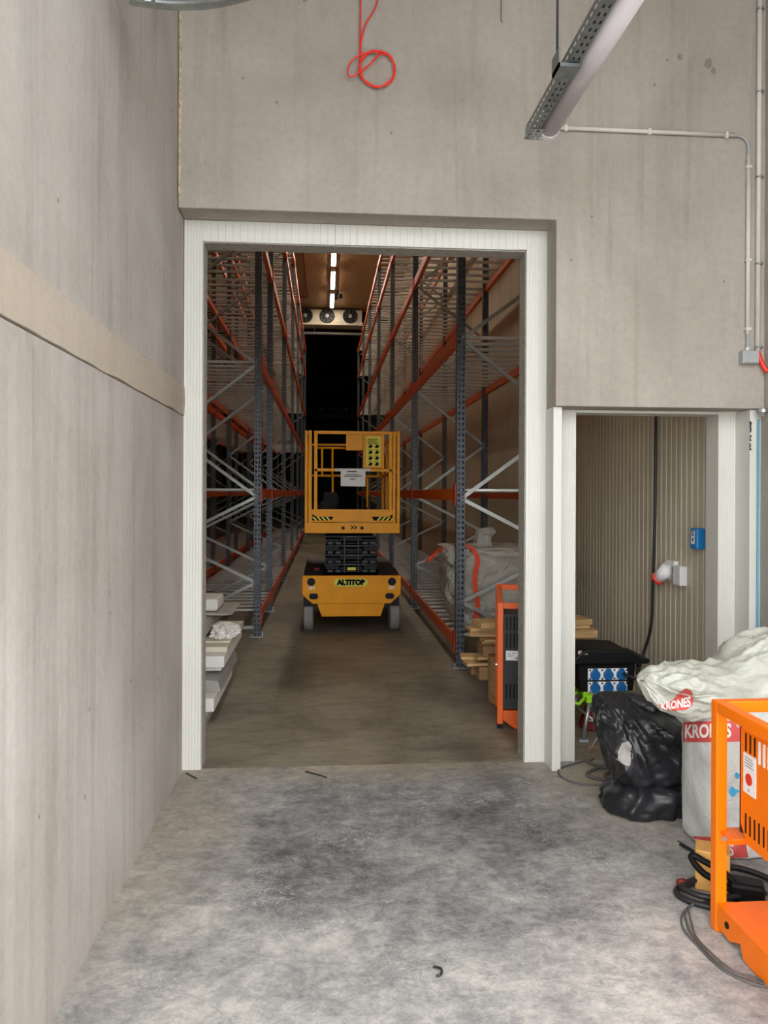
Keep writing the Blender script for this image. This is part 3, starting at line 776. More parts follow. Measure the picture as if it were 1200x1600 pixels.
for bx in (1.40, 1.98):
    tag(MB().box(bx, 5.86, 0, bx + .09, 6.16, .148).build('bearer_block', m_wood2, bevel=.003), 'squared wooden bearer under the plank pile, ' + ('behind the heater' if bx < 1.5 else 'beside the ribbed wall'), 'bearer')
tag(MB().cyl((1.33, 5.80, .001), (1.33, 5.80, .36), .075, 20).build('wood_round', m_wood2, bevel=.006), 'brown upright wood round beside the plank pile and heater', 'wood block')

# ------------------------------------------------------------------ foam and panel offcuts by the left jamb
def foam(name, mb, mat, lb, cat='foam block', bevel=.004): return tag(mb.build(name, mat, None, bevel=bevel), lb, cat, 'white offcuts stacked inside the door')
foam('panel_offcut', MB().box(-1.25, 5.05, 0, -.80, 6.9, .06), m_sheetg, 'lowest long panel offcut lying on the floor behind the white jamb', 'panel offcut')
foam('foam_beam', MB().box(-1.20, 5.45, .061, -.765, 6.5, .155), m_foam, 'long white foam beam on the lowest offcut, blunt end facing out')
foam('foam_wedge', MB().prism([(-1.2, .156), (-.74, .156), (-.76, .235), (-1.2, .262)], 'y', 5.62, 6.7), m_sheetg, 'grey sloping panel wedge above the blunt foam beam', 'panel offcut')
foam('foam_beam', MB().box(-1.2, 5.82, .2625, -.765, 6.95, .300), m_foam, 'thin white foam layer under the thick hollow-ended foam beam')
foam('foam_beam', MB().box(-1.2, 5.76, .301, -.735, 7.0, .385), m_foam, 'thick white foam beam halfway up the offcut stack')
foam('foam_sheet', MB().box(-1.2, 5.9, .386, -.73, 7.1, .425), m_foamg, 'cream foam sheet under the crumpled white wrap')
foam('foam_sheet', MB().box(-1.2, 6.05, .426, -.725, 7.0, .442), m_foamg, 'thin cream foam sheet directly beneath the crumpled white wrap')
cw = sack([(.443, -.80, 6.25, .10, .16), (.46, -.79, 6.25, .115, .18), (.50, -.785, 6.26, .12, .18), (.53, -.80, 6.27, .10, .15), (.548, -.81, 6.28, .05, .08)], 60, 7, .11, seed=9, ridge=13)
foam('foam_wrap', cw, m_foam, 'crumpled white foam wrap bulging from the offcut stack', 'wrap', 0)
rl = MB(); n = 22
for k in range(n + 1):
    a = 2 * PI * .92 * k / n - .3; rr_ = .062 + .006 * k / n
    for y in (5.95, 6.9): rl.v += [Vector((-.965 + rr_ * math.cos(a), y, .512 + rr_ * math.sin(a))), Vector((-.965 + (rr_ - .006) * math.cos(a), y, .512 + (rr_ - .006) * math.sin(a)))]
for k in range(n):
    a, b = k * 4, k * 4 + 4
    rl.f += [[a, a + 2, b + 2, b], [a + 1, b + 1, b + 3, a + 3], [a, b, b + 1, a + 1], [a + 2, a + 3, b + 3, b + 2]]
foam('rolled_sheet', rl, m_sheetg, 'grey rolled sheet with open dark end beside the crumpled wrap', 'roll', 0)
foam('panel_offcut', MB().prism([(-1.2, .588), (-.80, .582), (-.755, .590), (-.80, .597), (-1.2, .603)], 'y', 6.42, 7.1), m_sheetg, 'thin sheet reaching out below the top foam block', 'panel offcut', .001)
foam('foam_block', MB().box(-1.25, 6.5, .604, -.885, 6.9, .705), m_foam, 'rounded white foam block on top of the offcut stack', 'foam block', .022)

# ------------------------------------------------------------------ heaters
def heater_small():
    x0, x1, y0, y1 = 1.165, 1.57, 5.15, 5.62; p = .04
    t = thing('fan_heater', 'orange framed heater with dark slotted front behind the white jamb', 'heater', (x0, y0, 0))
    for x in (x0, x1 - p):
        MB().box(x, y0, .03, x + p, y0 + p, .855).build('post', m_heater2, t, bevel=.004)
        MB().box(x, y1 - p, .03, x + p, y1, .93).build('post', m_heater2, t, bevel=.004)
    MB().box(x0 + p, y0, .815, x1 - p, y0 + p, .855).build('top_rail', m_heater2, t, bevel=.004)
    MB().box(x0 + p, y1 - p, .89, x1 - p, y1, .93).build('handle', m_heater2, t, bevel=.004)
    for x in (x0, x1 - p):
        MB().bar((x + p / 2, y0 + p, .835), (x + p / 2, y1 - p, .905), p, p).build('side_rail', m_heater2, t, bevel=.004)
    MB().prism([(x0 + p, .12), (x0 + p, .055), (x0 + .12, .0), (x1 - .12, 0), (x1 - p, .055), (x1 - p, .12)], 'y', y0 + .005, y1 - .005).build('skid_tray', m_heater2, t, bevel=.004)
    MB().box(x0, y0, .0, x0 + p, y0 + p, .029).build('foot', m_blk, t)
    bd = MB().box(x0 + p, y0 + .03, .125, x1 - p, y1 - p, .775).build('body', m_dkgrey, t, bevel=.004)
    for (za, zb, n) in ((.665, .76, 14), (.545, .645, 14), (.20, .30, 14)):
        sl = MB()
        for k in range(n):
            x = x0 + p + .018 + k * .025; sl.box(x, y0 + .026, za, x + .011, y0 + .032, zb)
        stuff(sl.build('vent_slot', m_blk, bd))
    lb_ = MB().box(x0 + p + .018, y0 + .026, .46, x0 + p + .105, y0 + .0295, .525).build('rating_label', m_stick, bd)
    g = MB()
    for a, b, z in ((.028, .05, .505), (.06, .085, .508), (.028, .07, .495), (.028, .06, .485)): g.box(x0 + p + a, y0 + .0245, z, x0 + p + b, y0 + .0262, z + .004)
    g.box(x0 + p + .083, y0 + .0245, .468, x0 + p + .100, y0 + .0262, .485)
    stuff(g.build('print_line', m_boxg, lb_))
    MB().cyl((x0 - .012, y0 + .02, .43), (x0, y0 + .02, .43), .012, 8).build('bolt', m_galv, t)
    return t
hs = heater_small()
hs.location = (1.178, 5.15, 0); hs.rotation_euler = (0, 0, R(-11))

def heater_big():
    x0, x1, y1, y0 = 1.432, 1.86, 2.745, 2.02; p = .042; H = .842
    t = thing('fan_heater', 'orange framed fan heater with slotted side panel beside the white refuse sacks', 'heater', ((x0 + x1) / 2, (y0 + y1) / 2, 0))
    for x in (x0, x1 - p):
        for y in (y0, y1 - p): MB().box(x, y, .0, x + p, y + p, H).build('post', m_heater, t, bevel=.004)
    for y in (y0, y1 - p):
        MB().box(x0 + p, y, H - p, x1 - p, y + p, H).build('top_rail', m_heater, t, bevel=.004)
    for x in (x0, x1 - p):
        MB().box(x, y0 + p, H - p, x + p, y1 - p, H).build('top_rail', m_heater, t, bevel=.004)
    MB().box(x0 + p, y1 - p, .315, x1 - p, y1 - .004, .366).build('cross_bar', m_heater, t, bevel=.003)
    MB().box(x0 + .012, y1 - .115, .366, x1 - .01, y1 - p, .371).build('shelf_plate', m_heater, t)
    MB().cyl((x0 + .03, y1 - p - .007, .345), (x0 + .03, y1 - p, .345), .011, 10).build('bolt', m_galv, t)
    xs = x0 + .062
    MB().box(xs + .004, y1 - .094, .385, x1 - .05, y1 - .082, .775).build('end_panel', m_dkgrey, t)
    bd = MB().prism([(y1 - .095, .765), (y1 - .095, .42), (y1 - .14, .36), (y0 + .06, .36), (y0 + .06, .765)], 'x', xs, x1 - .055).build('body', m_heater, t, bevel=.003)
    sl = MB(); sl2 = MB()
    for k in range(16):
        y = y1 - .125 - k * .028
        if k < 3: sl.box(xs - .002, y - .010, .69, xs + .004, y - .002, .755)
        else: sl2.box(xs - .002, y - .012, .672, xs + .004, y, .75)
        sl.box(xs - .002, y - .010, .40, xs + .004, y - .003, .47)
    stuff(sl.build('vent_slot', m_blk, bd)); stuff(sl2.build('vent_window', m_stick, bd))
    lb_ = MB().box(xs - .003, y1 - .195, .545, xs - .0005, y1 - .118, .685).build('safety_label', m_stick, bd)
    MB().cyl((xs - .005, y1 - .155, .598), (xs - .003, y1 - .155, .598), .021, 16).build('warning_disc', m_stickred, lb_)
    g = MB()
    for k in range(4): g.box(xs - .005, y1 - .182 + .006 * (k % 2), .64 + k * .010, xs - .003, y1 - .130, .643 + k * .010)
    g.box(xs - .005, y1 - .16, .556, xs - .003, y1 - .15, .565)
    stuff(g.build('print_line', m_boxg, lb_))
    # skid plate sloping out over the floor
    MB().prism([(y1 - p, .098), (y1 - p, .108), (y0 - .1, .108), (y0 - .1, .098)], 'x', x0 + .004, x1 - .004).build('skid_plate', m_heater, t)
    MB().prism([(y1 - p - .002, .098), (y1 - p - .002, .028), (y1 - .13, .018), (y1 - .20, .05), (y1 - .22, .005), (y0 - .06, .0), (y0 - .1, .03), (y0 - .1, .098)], 'x', x0 + .004, x0 + .012).build('skid_lip', m_heater, t)
    MB().cyl((x0, y1 - .115, .066), (x0 + .013, y1 - .115, .066), .012, 10).build('lip_hole', m_blk, t)
heater_big()

# ------------------------------------------------------------------ refuse bags
bk1 = sack([(.005, 1.64, 3.80, .20, .16), (.012, 1.64, 3.80, .225, .19), (.06, 1.65, 3.80, .235, .20), (.12, 1.66, 3.80, .215, .19), (.155, 1.66, 3.81, .17, .15), (.165, 1.66, 3.81, .08, .08)], 90, 6, .07, seed=11, ridge=7)
tag(bk1.build('refuse_bag', m_black_film, smooth=True), 'flattened black refuse bag on the floor under the taller black bag', 'bag', 'black refuse bags')
def pleat(mb, knot, amp, n, seed):
    k = Vector(knot)
    for i, p in enumerate(mb.v):
        d = p - k; a = math.atan2(d.z, d.x); r_ = math.hypot(d.x, d.z)
        if p.y < 3.86:
            w = math.exp(-((r_ - .12) / .16) ** 2)
            p.y += amp * w * (abs(noise.noise(Vector((a * n, seed, r_ * 2)))) * 2 - .5) + .03 * math.exp(-(r_ / .05) ** 2)
    return mb
bk2 = sack([(.135, 1.66, 3.83, .15, .12), (.15, 1.66, 3.83, .21, .165), (.21, 1.655, 3.83, .225, .18), (.32, 1.645, 3.84, .235, .19), (.43, 1.62, 3.86, .225, .19), (.50, 1.58, 3.89, .20, .15), (.55, 1.53, 3.90, .13, .08), (.565, 1.50, 3.90, .07, .03)], 110, 8, .065, seed=13, ridge=4.2)
pleat(bk2, (1.53, 3.65, .40), .03, 5, 3)
for p in bk2.v:                             # folds gathered towards the neck at the upper left
    dx, dz = p.x - 1.47, .60 - p.z
    a = math.atan2(dx, dz); r_ = math.hypot(dx, dz)
    if p.y < 3.88 and p.z > .2: p.y -= .028 * min(1, r_ * 5) * math.exp(-(r_ / .35) ** 2) * (1 - 2 * abs(noise.noise(Vector((a * 7, 2.2, r_ * 1.2)))) * 2)
bkt = thing('refuse_bag', 'tall slumped black refuse bag with a torn pale patch, left of the white sacks', 'bag', (1.66, 3.83, .135), 'black refuse bags')
bk2.build('film', m_black_film, bkt, True)
pt = MB().prism([(1.445, .285), (1.452, .33), (1.472, .375), (1.502, .385), (1.512, .36), (1.508, .30), (1.500, .262), (1.475, .268)], 'y', 3.4, 3.401)
pt.f = [pt.f[0]]
lab(decal(pt, bk2, .010, off=.012).build('torn_patch', m_sheetg, bkt, True), 'pale crinkled contents showing through the tear')

# standing white sack with red printed bands
ws = sack([(.006, 1.955, 3.42, .25, .20), (.02, 1.955, 3.42, .265, .215), (.10, 1.955, 3.42, .265, .215), (.30, 1.948, 3.42, .265, .215), (.48, 1.948, 3.42, .268, .215), (.60, 1.948, 3.42, .255, .20), (.645, 1.948, 3.42, .20, .15), (.655, 1.948, 3.42, .1, .08)], 110, 8, .030, seed=21, power=3.4, ridge=3.0)
wst = thing('refuse_sack', 'white film sack with red lettered bands standing behind the orange heater frame', 'sack', (1.93, 3.42, 0), 'white film sacks')
ws.build('film', m_filmw, wst, True)
def flatpoly(pts, y):
    m_ = MB(); m_.v = [Vector((x, y, z)) for x, z in pts]; m_.f = [list(range(len(pts)))]; return m_
DV, DL, DU = [Vector(q).normalized() for q in ((.52, 1, -.32), (.53, 1, -.478), (.47, 1, -.28))]      # prints wrap round the sacks' left front corner
decal(flatpoly([(1.42, 0.685), (1.715, 0.685), (1.722, 0.592), (1.42, 0.592)], 3), ws, .010, DV).build('red_band', m_print, wst, True)
decal(facing(textmb('KRONES', .082, 0, .003, .70), (1.548, 3, (0.592 + 0.685) / 2)), ws, .010, DV, .007).build('lettering', m_printw, wst, True)
decal(facing(textmb('®', .03, 0, 0), (1.692, 3, 0.685 - .022)), ws, .02, DV, .007).build('lettering', m_printw, wst, True)
decal(flatpoly([(1.44, 0.228), (1.44, 0.180), (1.74, 0.100), (1.72, 0.200)], 3), ws, .010, DL).build('red_band', m_print, wst, True)
tm = textmb('KRONES', .070, 0, .002, .78); tm.v = [Vector((p.x, p.y - .16 * p.x, p.z)) for p in tm.v]
decal(facing(tm, (1.565, 3, 0.168)), ws, .010, DL, .007).build('lettering', m_printw, wst, True)
for c in ((1.688, .445, .014), (1.672, .375, .022)):
    a0 = random.random()
    q = [(c[0] + c[2] * (1 + .5 * math.sin(3 * k + a0)) * math.cos(2 * PI * k / 9), c[1] + c[2] * (.8 + .5 * math.cos(2 * k)) * math.sin(2 * PI * k / 9)) for k in range(9)]
    lab(decal(flatpoly(q, 3), ws, .02, DV, .006).build('blue_scrap', m_bluebit, wst, True), 'blue scrap showing through the film')

# loose bag slung over the standing sack, mouth towards the socket box
us = sack([(1.455, 3.47, .735, .045, .030), (1.47, 3.46, .730, .09, .055), (1.53, 3.44, .705, .16, .105), (1.62, 3.43, .695, .19, .125), (1.72, 3.43, .70, .205, .125), (1.84, 3.44, .722, .21, .125), (1.96, 3.46, .76, .21, .165), (2.10, 3.50, .795, .21, .165), (2.24, 3.52, .79, .20, .15), (2.36, 3.52, .76, .14, .09), (2.40, 3.52, .75, .05, .04)], 170, 9, .075, axis='x', seed=31, power=2.4, ridge=5.2)
ust = thing('refuse_sack', 'crumpled translucent white sack with a red print draped over the standing sack', 'sack', (1.9, 3.45, .57), 'white film sacks')
for p in us.v:                              # hollow of the open mouth under its upper lip
    if p.y < 3.44: p.y += .085 * math.exp(-((p.x - 1.565) / .055) ** 2 - ((p.z - .69) / .035) ** 2)
us.build('film', m_film, ust, True)
q = [(1.515, .662), (1.55, .668), (1.585, .680), (1.615, .715), (1.650, .735), (1.678, .722), (1.690, .69), (1.682, .655), (1.655, .636), (1.60, .632), (1.545, .634), (1.518, .645)]
decal(flatpoly([((x - 1.60) * .92 + 1.418, (z - .675) * .95 + 0.763) for x, z in q], 3), us, .010, DU, .007).build('red_print', m_print, ust, True)
tm = textmb('KRONES', .046, 0, .002, .78); tm.v = [Vector((p.x, p.y * (1 + 4.5 * max(0, p.x + .01)) + .16 * p.x, p.z)) for p in tm.v]
decal(facing(tm, (1.418, 3, 0.763 - .014)), us, .008, DU, .011).build('lettering', m_printw, ust, True)
# thin edge of its mouth, lying on the film
ub = BVHTree.FromPolygons(us.v, us.f)
def on_film(pts):
    out = []
    for p in catmull(pts, 8):
        h = ub.ray_cast(Vector((p.x, 2.5, p.z)), Vector((0, 1, 0)))
        out.append(h[0] - Vector((0, .002, 0)) if h[0] is not None else p)
    return out
for lp in ([(1.449, 3.42, .765), (1.47, 3.33, .71), (1.50, 3.27, .655), (1.525, 3.25, .63)],
           [(1.449, 3.42, .765), (1.50, 3.32, .745), (1.56, 3.25, .718), (1.64, 3.23, .708), (1.72, 3.22, .715)]):
    lp = on_film(lp); m_ = len(lp) - 1
    MB().tube(lp, [.0015 + .004 * math.sin(PI * i / m_) for i in range(m_ + 1)], 8).build('mouth_lip', m_film, ust, True)

# ------------------------------------------------------------------ power box on its trestle
tb = thing('power_box', 'black power distribution box with six blue sockets behind the black bags', 'power box', (1.83, 5.0, .315))
MB().prism([(1.66, .316), (2.01, .316), (2.03, .50), (1.64, .50)], 'y', 4.86, 5.14).build('body', m_bin, tb, bevel=.012)
MB().prism([(1.60, .50), (2.10, .50), (2.11, .53), (2.06, .535), (1.97, .585), (1.68, .595), (1.60, .535)], 'y', 4.82, 5.2).build('lid', m_bin, tb, bevel=.01)
MB().obox((1.665, 4.835, .575), (.06, .03, .002), (R(35), 0, R(-20))).build('lid_label', m_boxg, tb)
for r_i, z in enumerate((.345, .430)):
    pl = MB().box(1.705 , 4.845, z - .035, 1.965, 4.862, z + .037).build('socket_plate', m_stick, tb, bevel=.003)
    for k in range(3):
        x = 1.748 + k * .087
        so = MB().cyl((x, 4.825, z), (x, 4.846, z), .033, 20).build('socket', m_blue, pl, bevel=.004)
        MB().box(x - .014, 4.822, z + .026, x + .014, 4.846, z + .038).build('hinge', m_blue, pl)
    g = MB()
    for k in range(4):
        for dz in (-.026, .028): g.box(1.711 + k * .081, 4.842, z + dz - .005, 1.721 + k * .081, 4.846, z + dz + .005)
    stuff(g.build('screw', m_blk, pl))
MB().tube(catmull([(1.93, 4.82, .44), (1.99, 4.75, .42), (2.06, 4.74, .41), (2.16, 4.8, .44)], 6), .011, 8).build('plugged_cable', m_cable, tb, True)
tt = thing('trestle', 'lime green trestle with grey tube legs carrying the power box', 'trestle', (1.83, 5.0, 0))
MB().box(1.68, 4.87, .275, 2.0, 4.91, .312).build('top_bar', m_lime, tt, bevel=.004)
MB().box(1.68, 5.09, .275, 2.0, 5.13, .312).build('top_bar', m_lime, tt, bevel=.004)
for x, s_ in ((1.73, -1), (1.95, 1)):
    for y, sy in ((4.89, -1), (5.11, 1)):
        MB().obox((x, y, .262), (.055, .05, .045)).build('bracket', m_lime, tt, bevel=.004)
        lg = MB().tube([(x, y, .25), (x + s_ * .055, y + sy * .04, .012)], .014, 10).build('leg', m_galv, tt, True)
        MB().box(x + s_ * .055 - .03, y + sy * .04 - .02, 0, x + s_ * .055 + .03, y + sy * .04 + .02, .014).build('foot', m_boxg, lg)
MB().tube([(1.70, 4.905, .115), (1.98, 4.905, .115)], .008, 8).build('cross_tube', m_galv, tt, True)
MB().tube([(1.76, 4.90, .12), (1.66, 5.10, .20)], .008, 8).build('cross_tube', m_galv, tt, True)
tag(MB().tube([(1.68, 4.95, .30), (1.62, 4.90, .28), (1.60, 4.88, .245), (1.65, 4.87, .235), (1.69, 4.88, .27)], .012, 8).build('clamp_handle', m_lime, smooth=True), 'lime green clamp handle beside the power box trestle', 'clamp')
rg = sack([(.004, 1.86, 5.12, .10, .08), (.012, 1.86, 5.12, .13, .10), (.10, 1.86, 5.12, .09, .08), (.19, 1.86, 5.13, .05, .05), (.20, 1.86, 5.13, .02, .02)], 36, 5, .06, seed=44, ridge=9)
tag(rg.build('red_cloth', m_dkred, smooth=True), 'dark red crumpled cloth heaped under the trestle', 'cloth')
tag(MB().tube([(1.63, 4.62, .005), (1.80, 4.72, .20)], .004, 6).build('thin_rod', m_galv, smooth=True), 'thin pale rod leaning between trestle and black bag', 'rod')
tag(MB().obox((1.70, 4.72, .009), (.09, .018, .016), (0, 0, R(6))).build('wood_chip', m_wood2), 'short brown wood chip on the floor by the doorway', 'wood chip')
tag(sack([(.42, 1.98, 4.30, .04, .03), (.44, 1.98, 4.30, .10, .06), (.49, 1.99, 4.30, .10, .06), (.54, 1.95, 4.30, .05, .03), (.555, 1.94, 4.3, .02, .01)], 36, 5, .06, seed=41, ridge=13).build('packing_paper', m_paper, smooth=True), 'crumpled pale packing paper behind the tall black bag', 'paper')
tag(sack([(.006, 1.99, 4.30, .16, .09), (.02, 1.99, 4.30, .19, .11), (.25, 1.99, 4.30, .18, .10), (.40, 1.99, 4.30, .13, .07), (.415, 1.99, 4.3, .05, .03)], 40, 5, .06, seed=46, ridge=6).build('paper_sack', m_paper, smooth=True), 'pale paper sack hidden behind the tall black bag', 'sack')

# ------------------------------------------------------------------ fittings on the ribbed wall
hc = catmull([(2.482, 5.60, 2.9), (2.482, 5.60, 2.2), (2.484, 5.61, 1.5), (2.482, 5.64, .95), (2.478, 5.66, .6), (2.44, 5.72, .36), (2.35, 5.6, .25), (2.18, 5.2, .40), (2.10, 5.0, .45)], 7)
tag(MB().tube(hc, .011, 8).build('hanging_cable', m_cable, smooth=True), 'black cable hanging down the ribbed wall to the power box', 'cable')
ss = thing('wall_socket', 'grey industrial wall socket angled down with red cover on the ribbed wall', 'socket', (XIR, 5.38, .98))
MB().box(2.46, 5.25, .985, XIR, 5.39, 1.125).build('housing', m_lampend, ss, bevel=.008)
MB().tube([(2.465, 5.33, 1.07), (2.415, 5.40, .99)], [.052, .044], 18).build('socket_tube', m_lampend, ss, True)
MB().tube([(2.416, 5.398, .992), (2.408, 5.41, .979)], .051, 18).build('red_ring', m_stickred, ss, True)
MB().box(2.40, 5.44, .965, 2.43, 5.475, 1.0).build('red_cover', m_stickred, ss, bevel=.008)
s2 = thing('switch_box', 'small pale grey box with split cover beside the industrial socket', 'switch box', (XIR, 5.17, .97))
MB().box(2.445, 5.12, .965, XIR, 5.24, 1.10).build('housing', m_lampend, s2, bevel=.006)
for z0, z1 in ((.975, 1.03), (1.036, 1.09)): MB().box(2.438, 5.205, z0, 2.446, 5.238, z1).build('flap', m_boxg, s2)
cb = thing('call_point', 'blue wall call box with white sticker near the door frame', 'call box', (XIR, 4.93, 1.24))
MB().box(2.435, 4.865, 1.235, XIR, 4.965, 1.375).build('housing', m_blue2, cb, bevel=.012)
st = MB().box(2.4335, 4.89, 1.27, 2.4349, 4.94, 1.36).build('sticker', m_stick, cb)
g = MB()
for z in (1.352, 1.338, 1.325): g.box(2.4325, 4.897, z, 2.4337, 4.933, z + .006)
g.prism([(4.905, 1.30), (4.915, 1.312), (4.925, 1.30), (4.915, 1.288)], 'x', 2.4325, 2.4337)
stuff(g.build('print_line', m_ink, st))

# ------------------------------------------------------------------ lamp, tray, conduits, cords on the concrete wall
tr_ = thing('cable_tray', 'galvanised slotted cable tray hanging from a rod beside the tube lamp', 'cable tray', (1.07, 2.9, 3.44))
tx0, tx1, ta, tbk = 1.030, 1.078, 1.6, 3.92
def slotted(o, u, v, nu, width, length, pitch, hw, hl, cols):
    mb = MB(); o, u, v = Vector(o), Vector(u), Vector(v); n = int(length / pitch); cw = width / cols
    for i in range(n):
        for c in range(cols):
            a = o + u * (c * cw) + v * (i * pitch); b = a + u * cw; up = v * pitch; m_ = a + u * cw / 2 + up / 2
            k = len(mb.v); mb.v += [a, b, b + up, a + up, m_ - u * hw - v * hl, m_ + u * hw - v * hl, m_ + u * hw + v * hl, m_ - u * hw + v * hl]
            mb.f += [[k, k + 1, k + 5, k + 4], [k + 1, k + 2, k + 6, k + 5], [k + 2, k + 3, k + 7, k + 6], [k + 3, k, k + 4, k + 7]]
    return mb
def sheet_build(mb, name, mat, parent): return mb.build(name, mat, parent)
slotted((tx0, ta, 3.44), (1, 0, 0), (0, 1, 0), None, tx1 - tx0, tbk - ta, .05, .0045, .011, 2).build('tray_floor', m_tray, tr_)
slotted((tx0, ta, 3.44), (0, 0, 1), (0, 1, 0), None, .06, tbk - ta, .05, .006, .015, 1).build('tray_side', m_tray, tr_)
slotted((tx1, ta, 3.44), (0, 0, 1), (0, 1, 0), None, .06, tbk - ta, .05, .006, .015, 1).build('tray_side', m_tray, tr_)
slotted((tx0, tbk, 3.44), (0, 0, 1), (1, 0, 0), None, .06, .048, .022, .012, .006, 1).build('end_plate', m_tray, tr_)
slotted((1.022, 3.80, 3.437), (1, 0, 0), (0, 1, 0), None, .10, .125, .04, .009, .012, 3).build('end_bracket', m_galv, tr_)
MB().box(tx0 + .006, ta, 3.444, tx1 - .006, 3.6, 3.475).build('shade_strip', m_dkgrey, tr_)  # dark strip added for the shade on the tray's underside
MB().box(.985, 3.20, 3.42, 1.08, 3.30, 3.435).build('hanger_bracket', m_tray, tr_)
MB().box(.985, 3.20, 3.42, .992, 3.30, 3.50).build('hanger_bracket', m_tray, tr_)
MB().cyl((1.0, 3.27, 3.43), (1.0, 3.27, 5.59), .0055, 8).build('threaded_rod', m_dkgrey, tr_, True)
lm = thing('tube_lamp', 'long pale diffuser lamp fixed along the slotted cable tray, unlit', 'lamp', (1.13, 3.2, 3.42))
MB().box(1.088, 2.62, 3.478, 1.196, 3.88, 3.51).build('housing', m_boxg, lm, bevel=.004)
pr = [(1.142 + .054 * math.cos(a), 3.478 + .05 * math.sin(a)) for a in [PI + PI * k / 14 for k in range(15)]]
MB().prism(pr, 'y', 2.66, 3.86).build('diffuser', m_lamp, lm, True)
pr2 = [(1.142 + .057 * math.cos(a), 3.478 + .053 * math.sin(a)) for a in [PI + PI * k / 14 for k in range(15)]]
MB().prism(pr2, 'y', 2.56, 2.66).build('end_cap', m_lampend, lm, bevel=.004)
MB().prism(pr2, 'y', 3.86, 3.90).build('end_cap', m_lampend, lm, bevel=.004)
# cables lying in the tray
tag(MB().tube([(1.054, 1.7, 3.487), (1.054, 2.6, 3.487), (1.054, 3.6, 3.487)], .010, 8).build('tray_cable', m_cable, smooth=True), 'black cable lying in the slotted cable tray', 'cable')

YC = YW - .016
cd = thing('conduit', 'pale grey conduit turning from the tube lamp down to the junction box', 'conduit', (2.44, YC, 2.55))
MB().tube([(1.32, YC, 3.683), (2.37, YC, 3.682)], .012, 10).build('pipe', m_cond, cd, True)
MB().tube(catmull([(2.36, YC, 3.682), (2.41, YC, 3.675), (2.440, YC, 3.645), (2.447, YC, 3.60), (2.447, YC, 3.56)], 6), .0085, 10).build('flexible_bend', m_boxg, cd, True)
MB().tube([(2.447, YC, 3.575), (2.446, YC, 2.53)], .012, 10).build('pipe', m_cond, cd, True)
MB().tube([(2.446, YC, 2.54), (2.446, YC, 2.42)], .0085, 8).build('flexible_bend', m_boxg, cd, True)
for p in ((1.36, 3.683), (1.85, 3.683), (2.31, 3.682)): MB().box(p[0] - .008, YC - .014, p[1] - .022, p[0] + .008, YW, p[1] + .014).build('clip', m_cond, cd)
for z in (3.50, 2.96, 2.56): MB().box(2.428, YC - .014, z - .008, 2.462, YW, z + .008).build('clip', m_cond, cd)
c2 = thing('conduit', 'straight vertical grey conduit held by metal clamps at the wall corner', 'conduit', (2.513, YC, 2.42))
MB().tube([(2.513, YC, 5.6), (2.506, YC, 2.42)], .014, 10).build('pipe', m_cond, c2, True)
for z in (4.42, 3.94, 3.445, 2.94, 2.455):
    MB().tube([(2.513 + .018 * math.cos(2 * PI * k / 12), YC + .018 * math.sin(2 * PI * k / 12), z) for k in range(12)], .006, 6, True).build('clamp', m_galv, c2, True)
MB().tube(catmull([(2.507, YC, 2.435), (2.515, YC - .01, 2.39), (2.535, YC - .02, 2.335), (2.552, YC - .03, 2.31)], 5), .013, 10).build('red_sleeve', m_cordred, c2, True)
jb = thing('junction_box', 'small grey junction box on the concrete wall below the two conduits', 'junction box', (2.45, YW, 2.36))
MB().box(2.400, YW - .05, 2.355, 2.498, YW, 2.432).build('housing', m_boxg, jb, bevel=.005)
MB().box(2.404, YW - .056, 2.359, 2.494, YW - .05, 2.428).build('lid', m_boxg, jb, bevel=.003)
MB().cyl((2.446, YC, 2.432), (2.446, YC, 2.455), .013, 10).build('cable_gland', m_cond, jb)
tag(MB().tube([(2.535, 4.318, 2.04), (2.535, 4.318, .02)], .0065, 10).build('water_pipe', m_bluepipe, smooth=True), 'blue pipe running down the white post at the wall corner', 'pipe')
an = thing('pipe_anchor', 'grey bolt anchor fixed under the wall corner above the blue pipe', 'anchor', (2.53, 4.29, 2.06))
MB().cyl((2.53, 4.275, 2.075), (2.53, 4.275, 2.095), .03, 12).build('washer', m_galv, an)
MB().cyl((2.53, 4.275, 2.05), (2.53, 4.275, 2.075), .016, 6).build('nut', m_galv, an)
# red cord looped on the wall
YC2 = YW - .02
rc = []
for k in range(0, 62):
    a = 2 * PI * k / 20 + PI; r_ = .098 + .004 * math.sin(k * 1.7)
    rc.append((.283 + r_ * math.cos(a), YC2 - .003 * (k % 7) / 7 - .004 * (k // 20), 3.965 + r_ * 1.02 * math.sin(a)))
path = [(.198, YC2, 5.5), (.194, YC2, 4.8), (.189, YC2, 4.35), (.187, YC2, 4.12)] + rc[1:]
path += [(.30, YC2 - .02, 4.045), (.25, YC2 - .02, 3.99), (.18, YC2 - .02, 3.93), (.135, YC2 - .02, 3.905), (.118, YC2 - .02, 3.93), (.135, YC2 - .015, 3.99), (.19, YC2 - .015, 4.035), (.26, YC2 - .015, 4.052), (.32, YC2 - .015, 4.04)]
rd = thing('red_cable', 'bright red cable looped in a ring high on the concrete wall', 'cable', (.28, YC2, 3.86))
MB().tube(catmull(path, 3), .0042, 7).build('cord', m_cordred, rd, True)
MB().tube(catmull([(.30, YC2, 5.5), (.31, YC2, 4.7), (.285, YC2, 4.36), (.22, YC2, 4.22), (.193, YC2, 4.12), (.19, YC2 - .01, 4.03)], 6), .0042, 7).build('cord', m_cordred, rd, True)
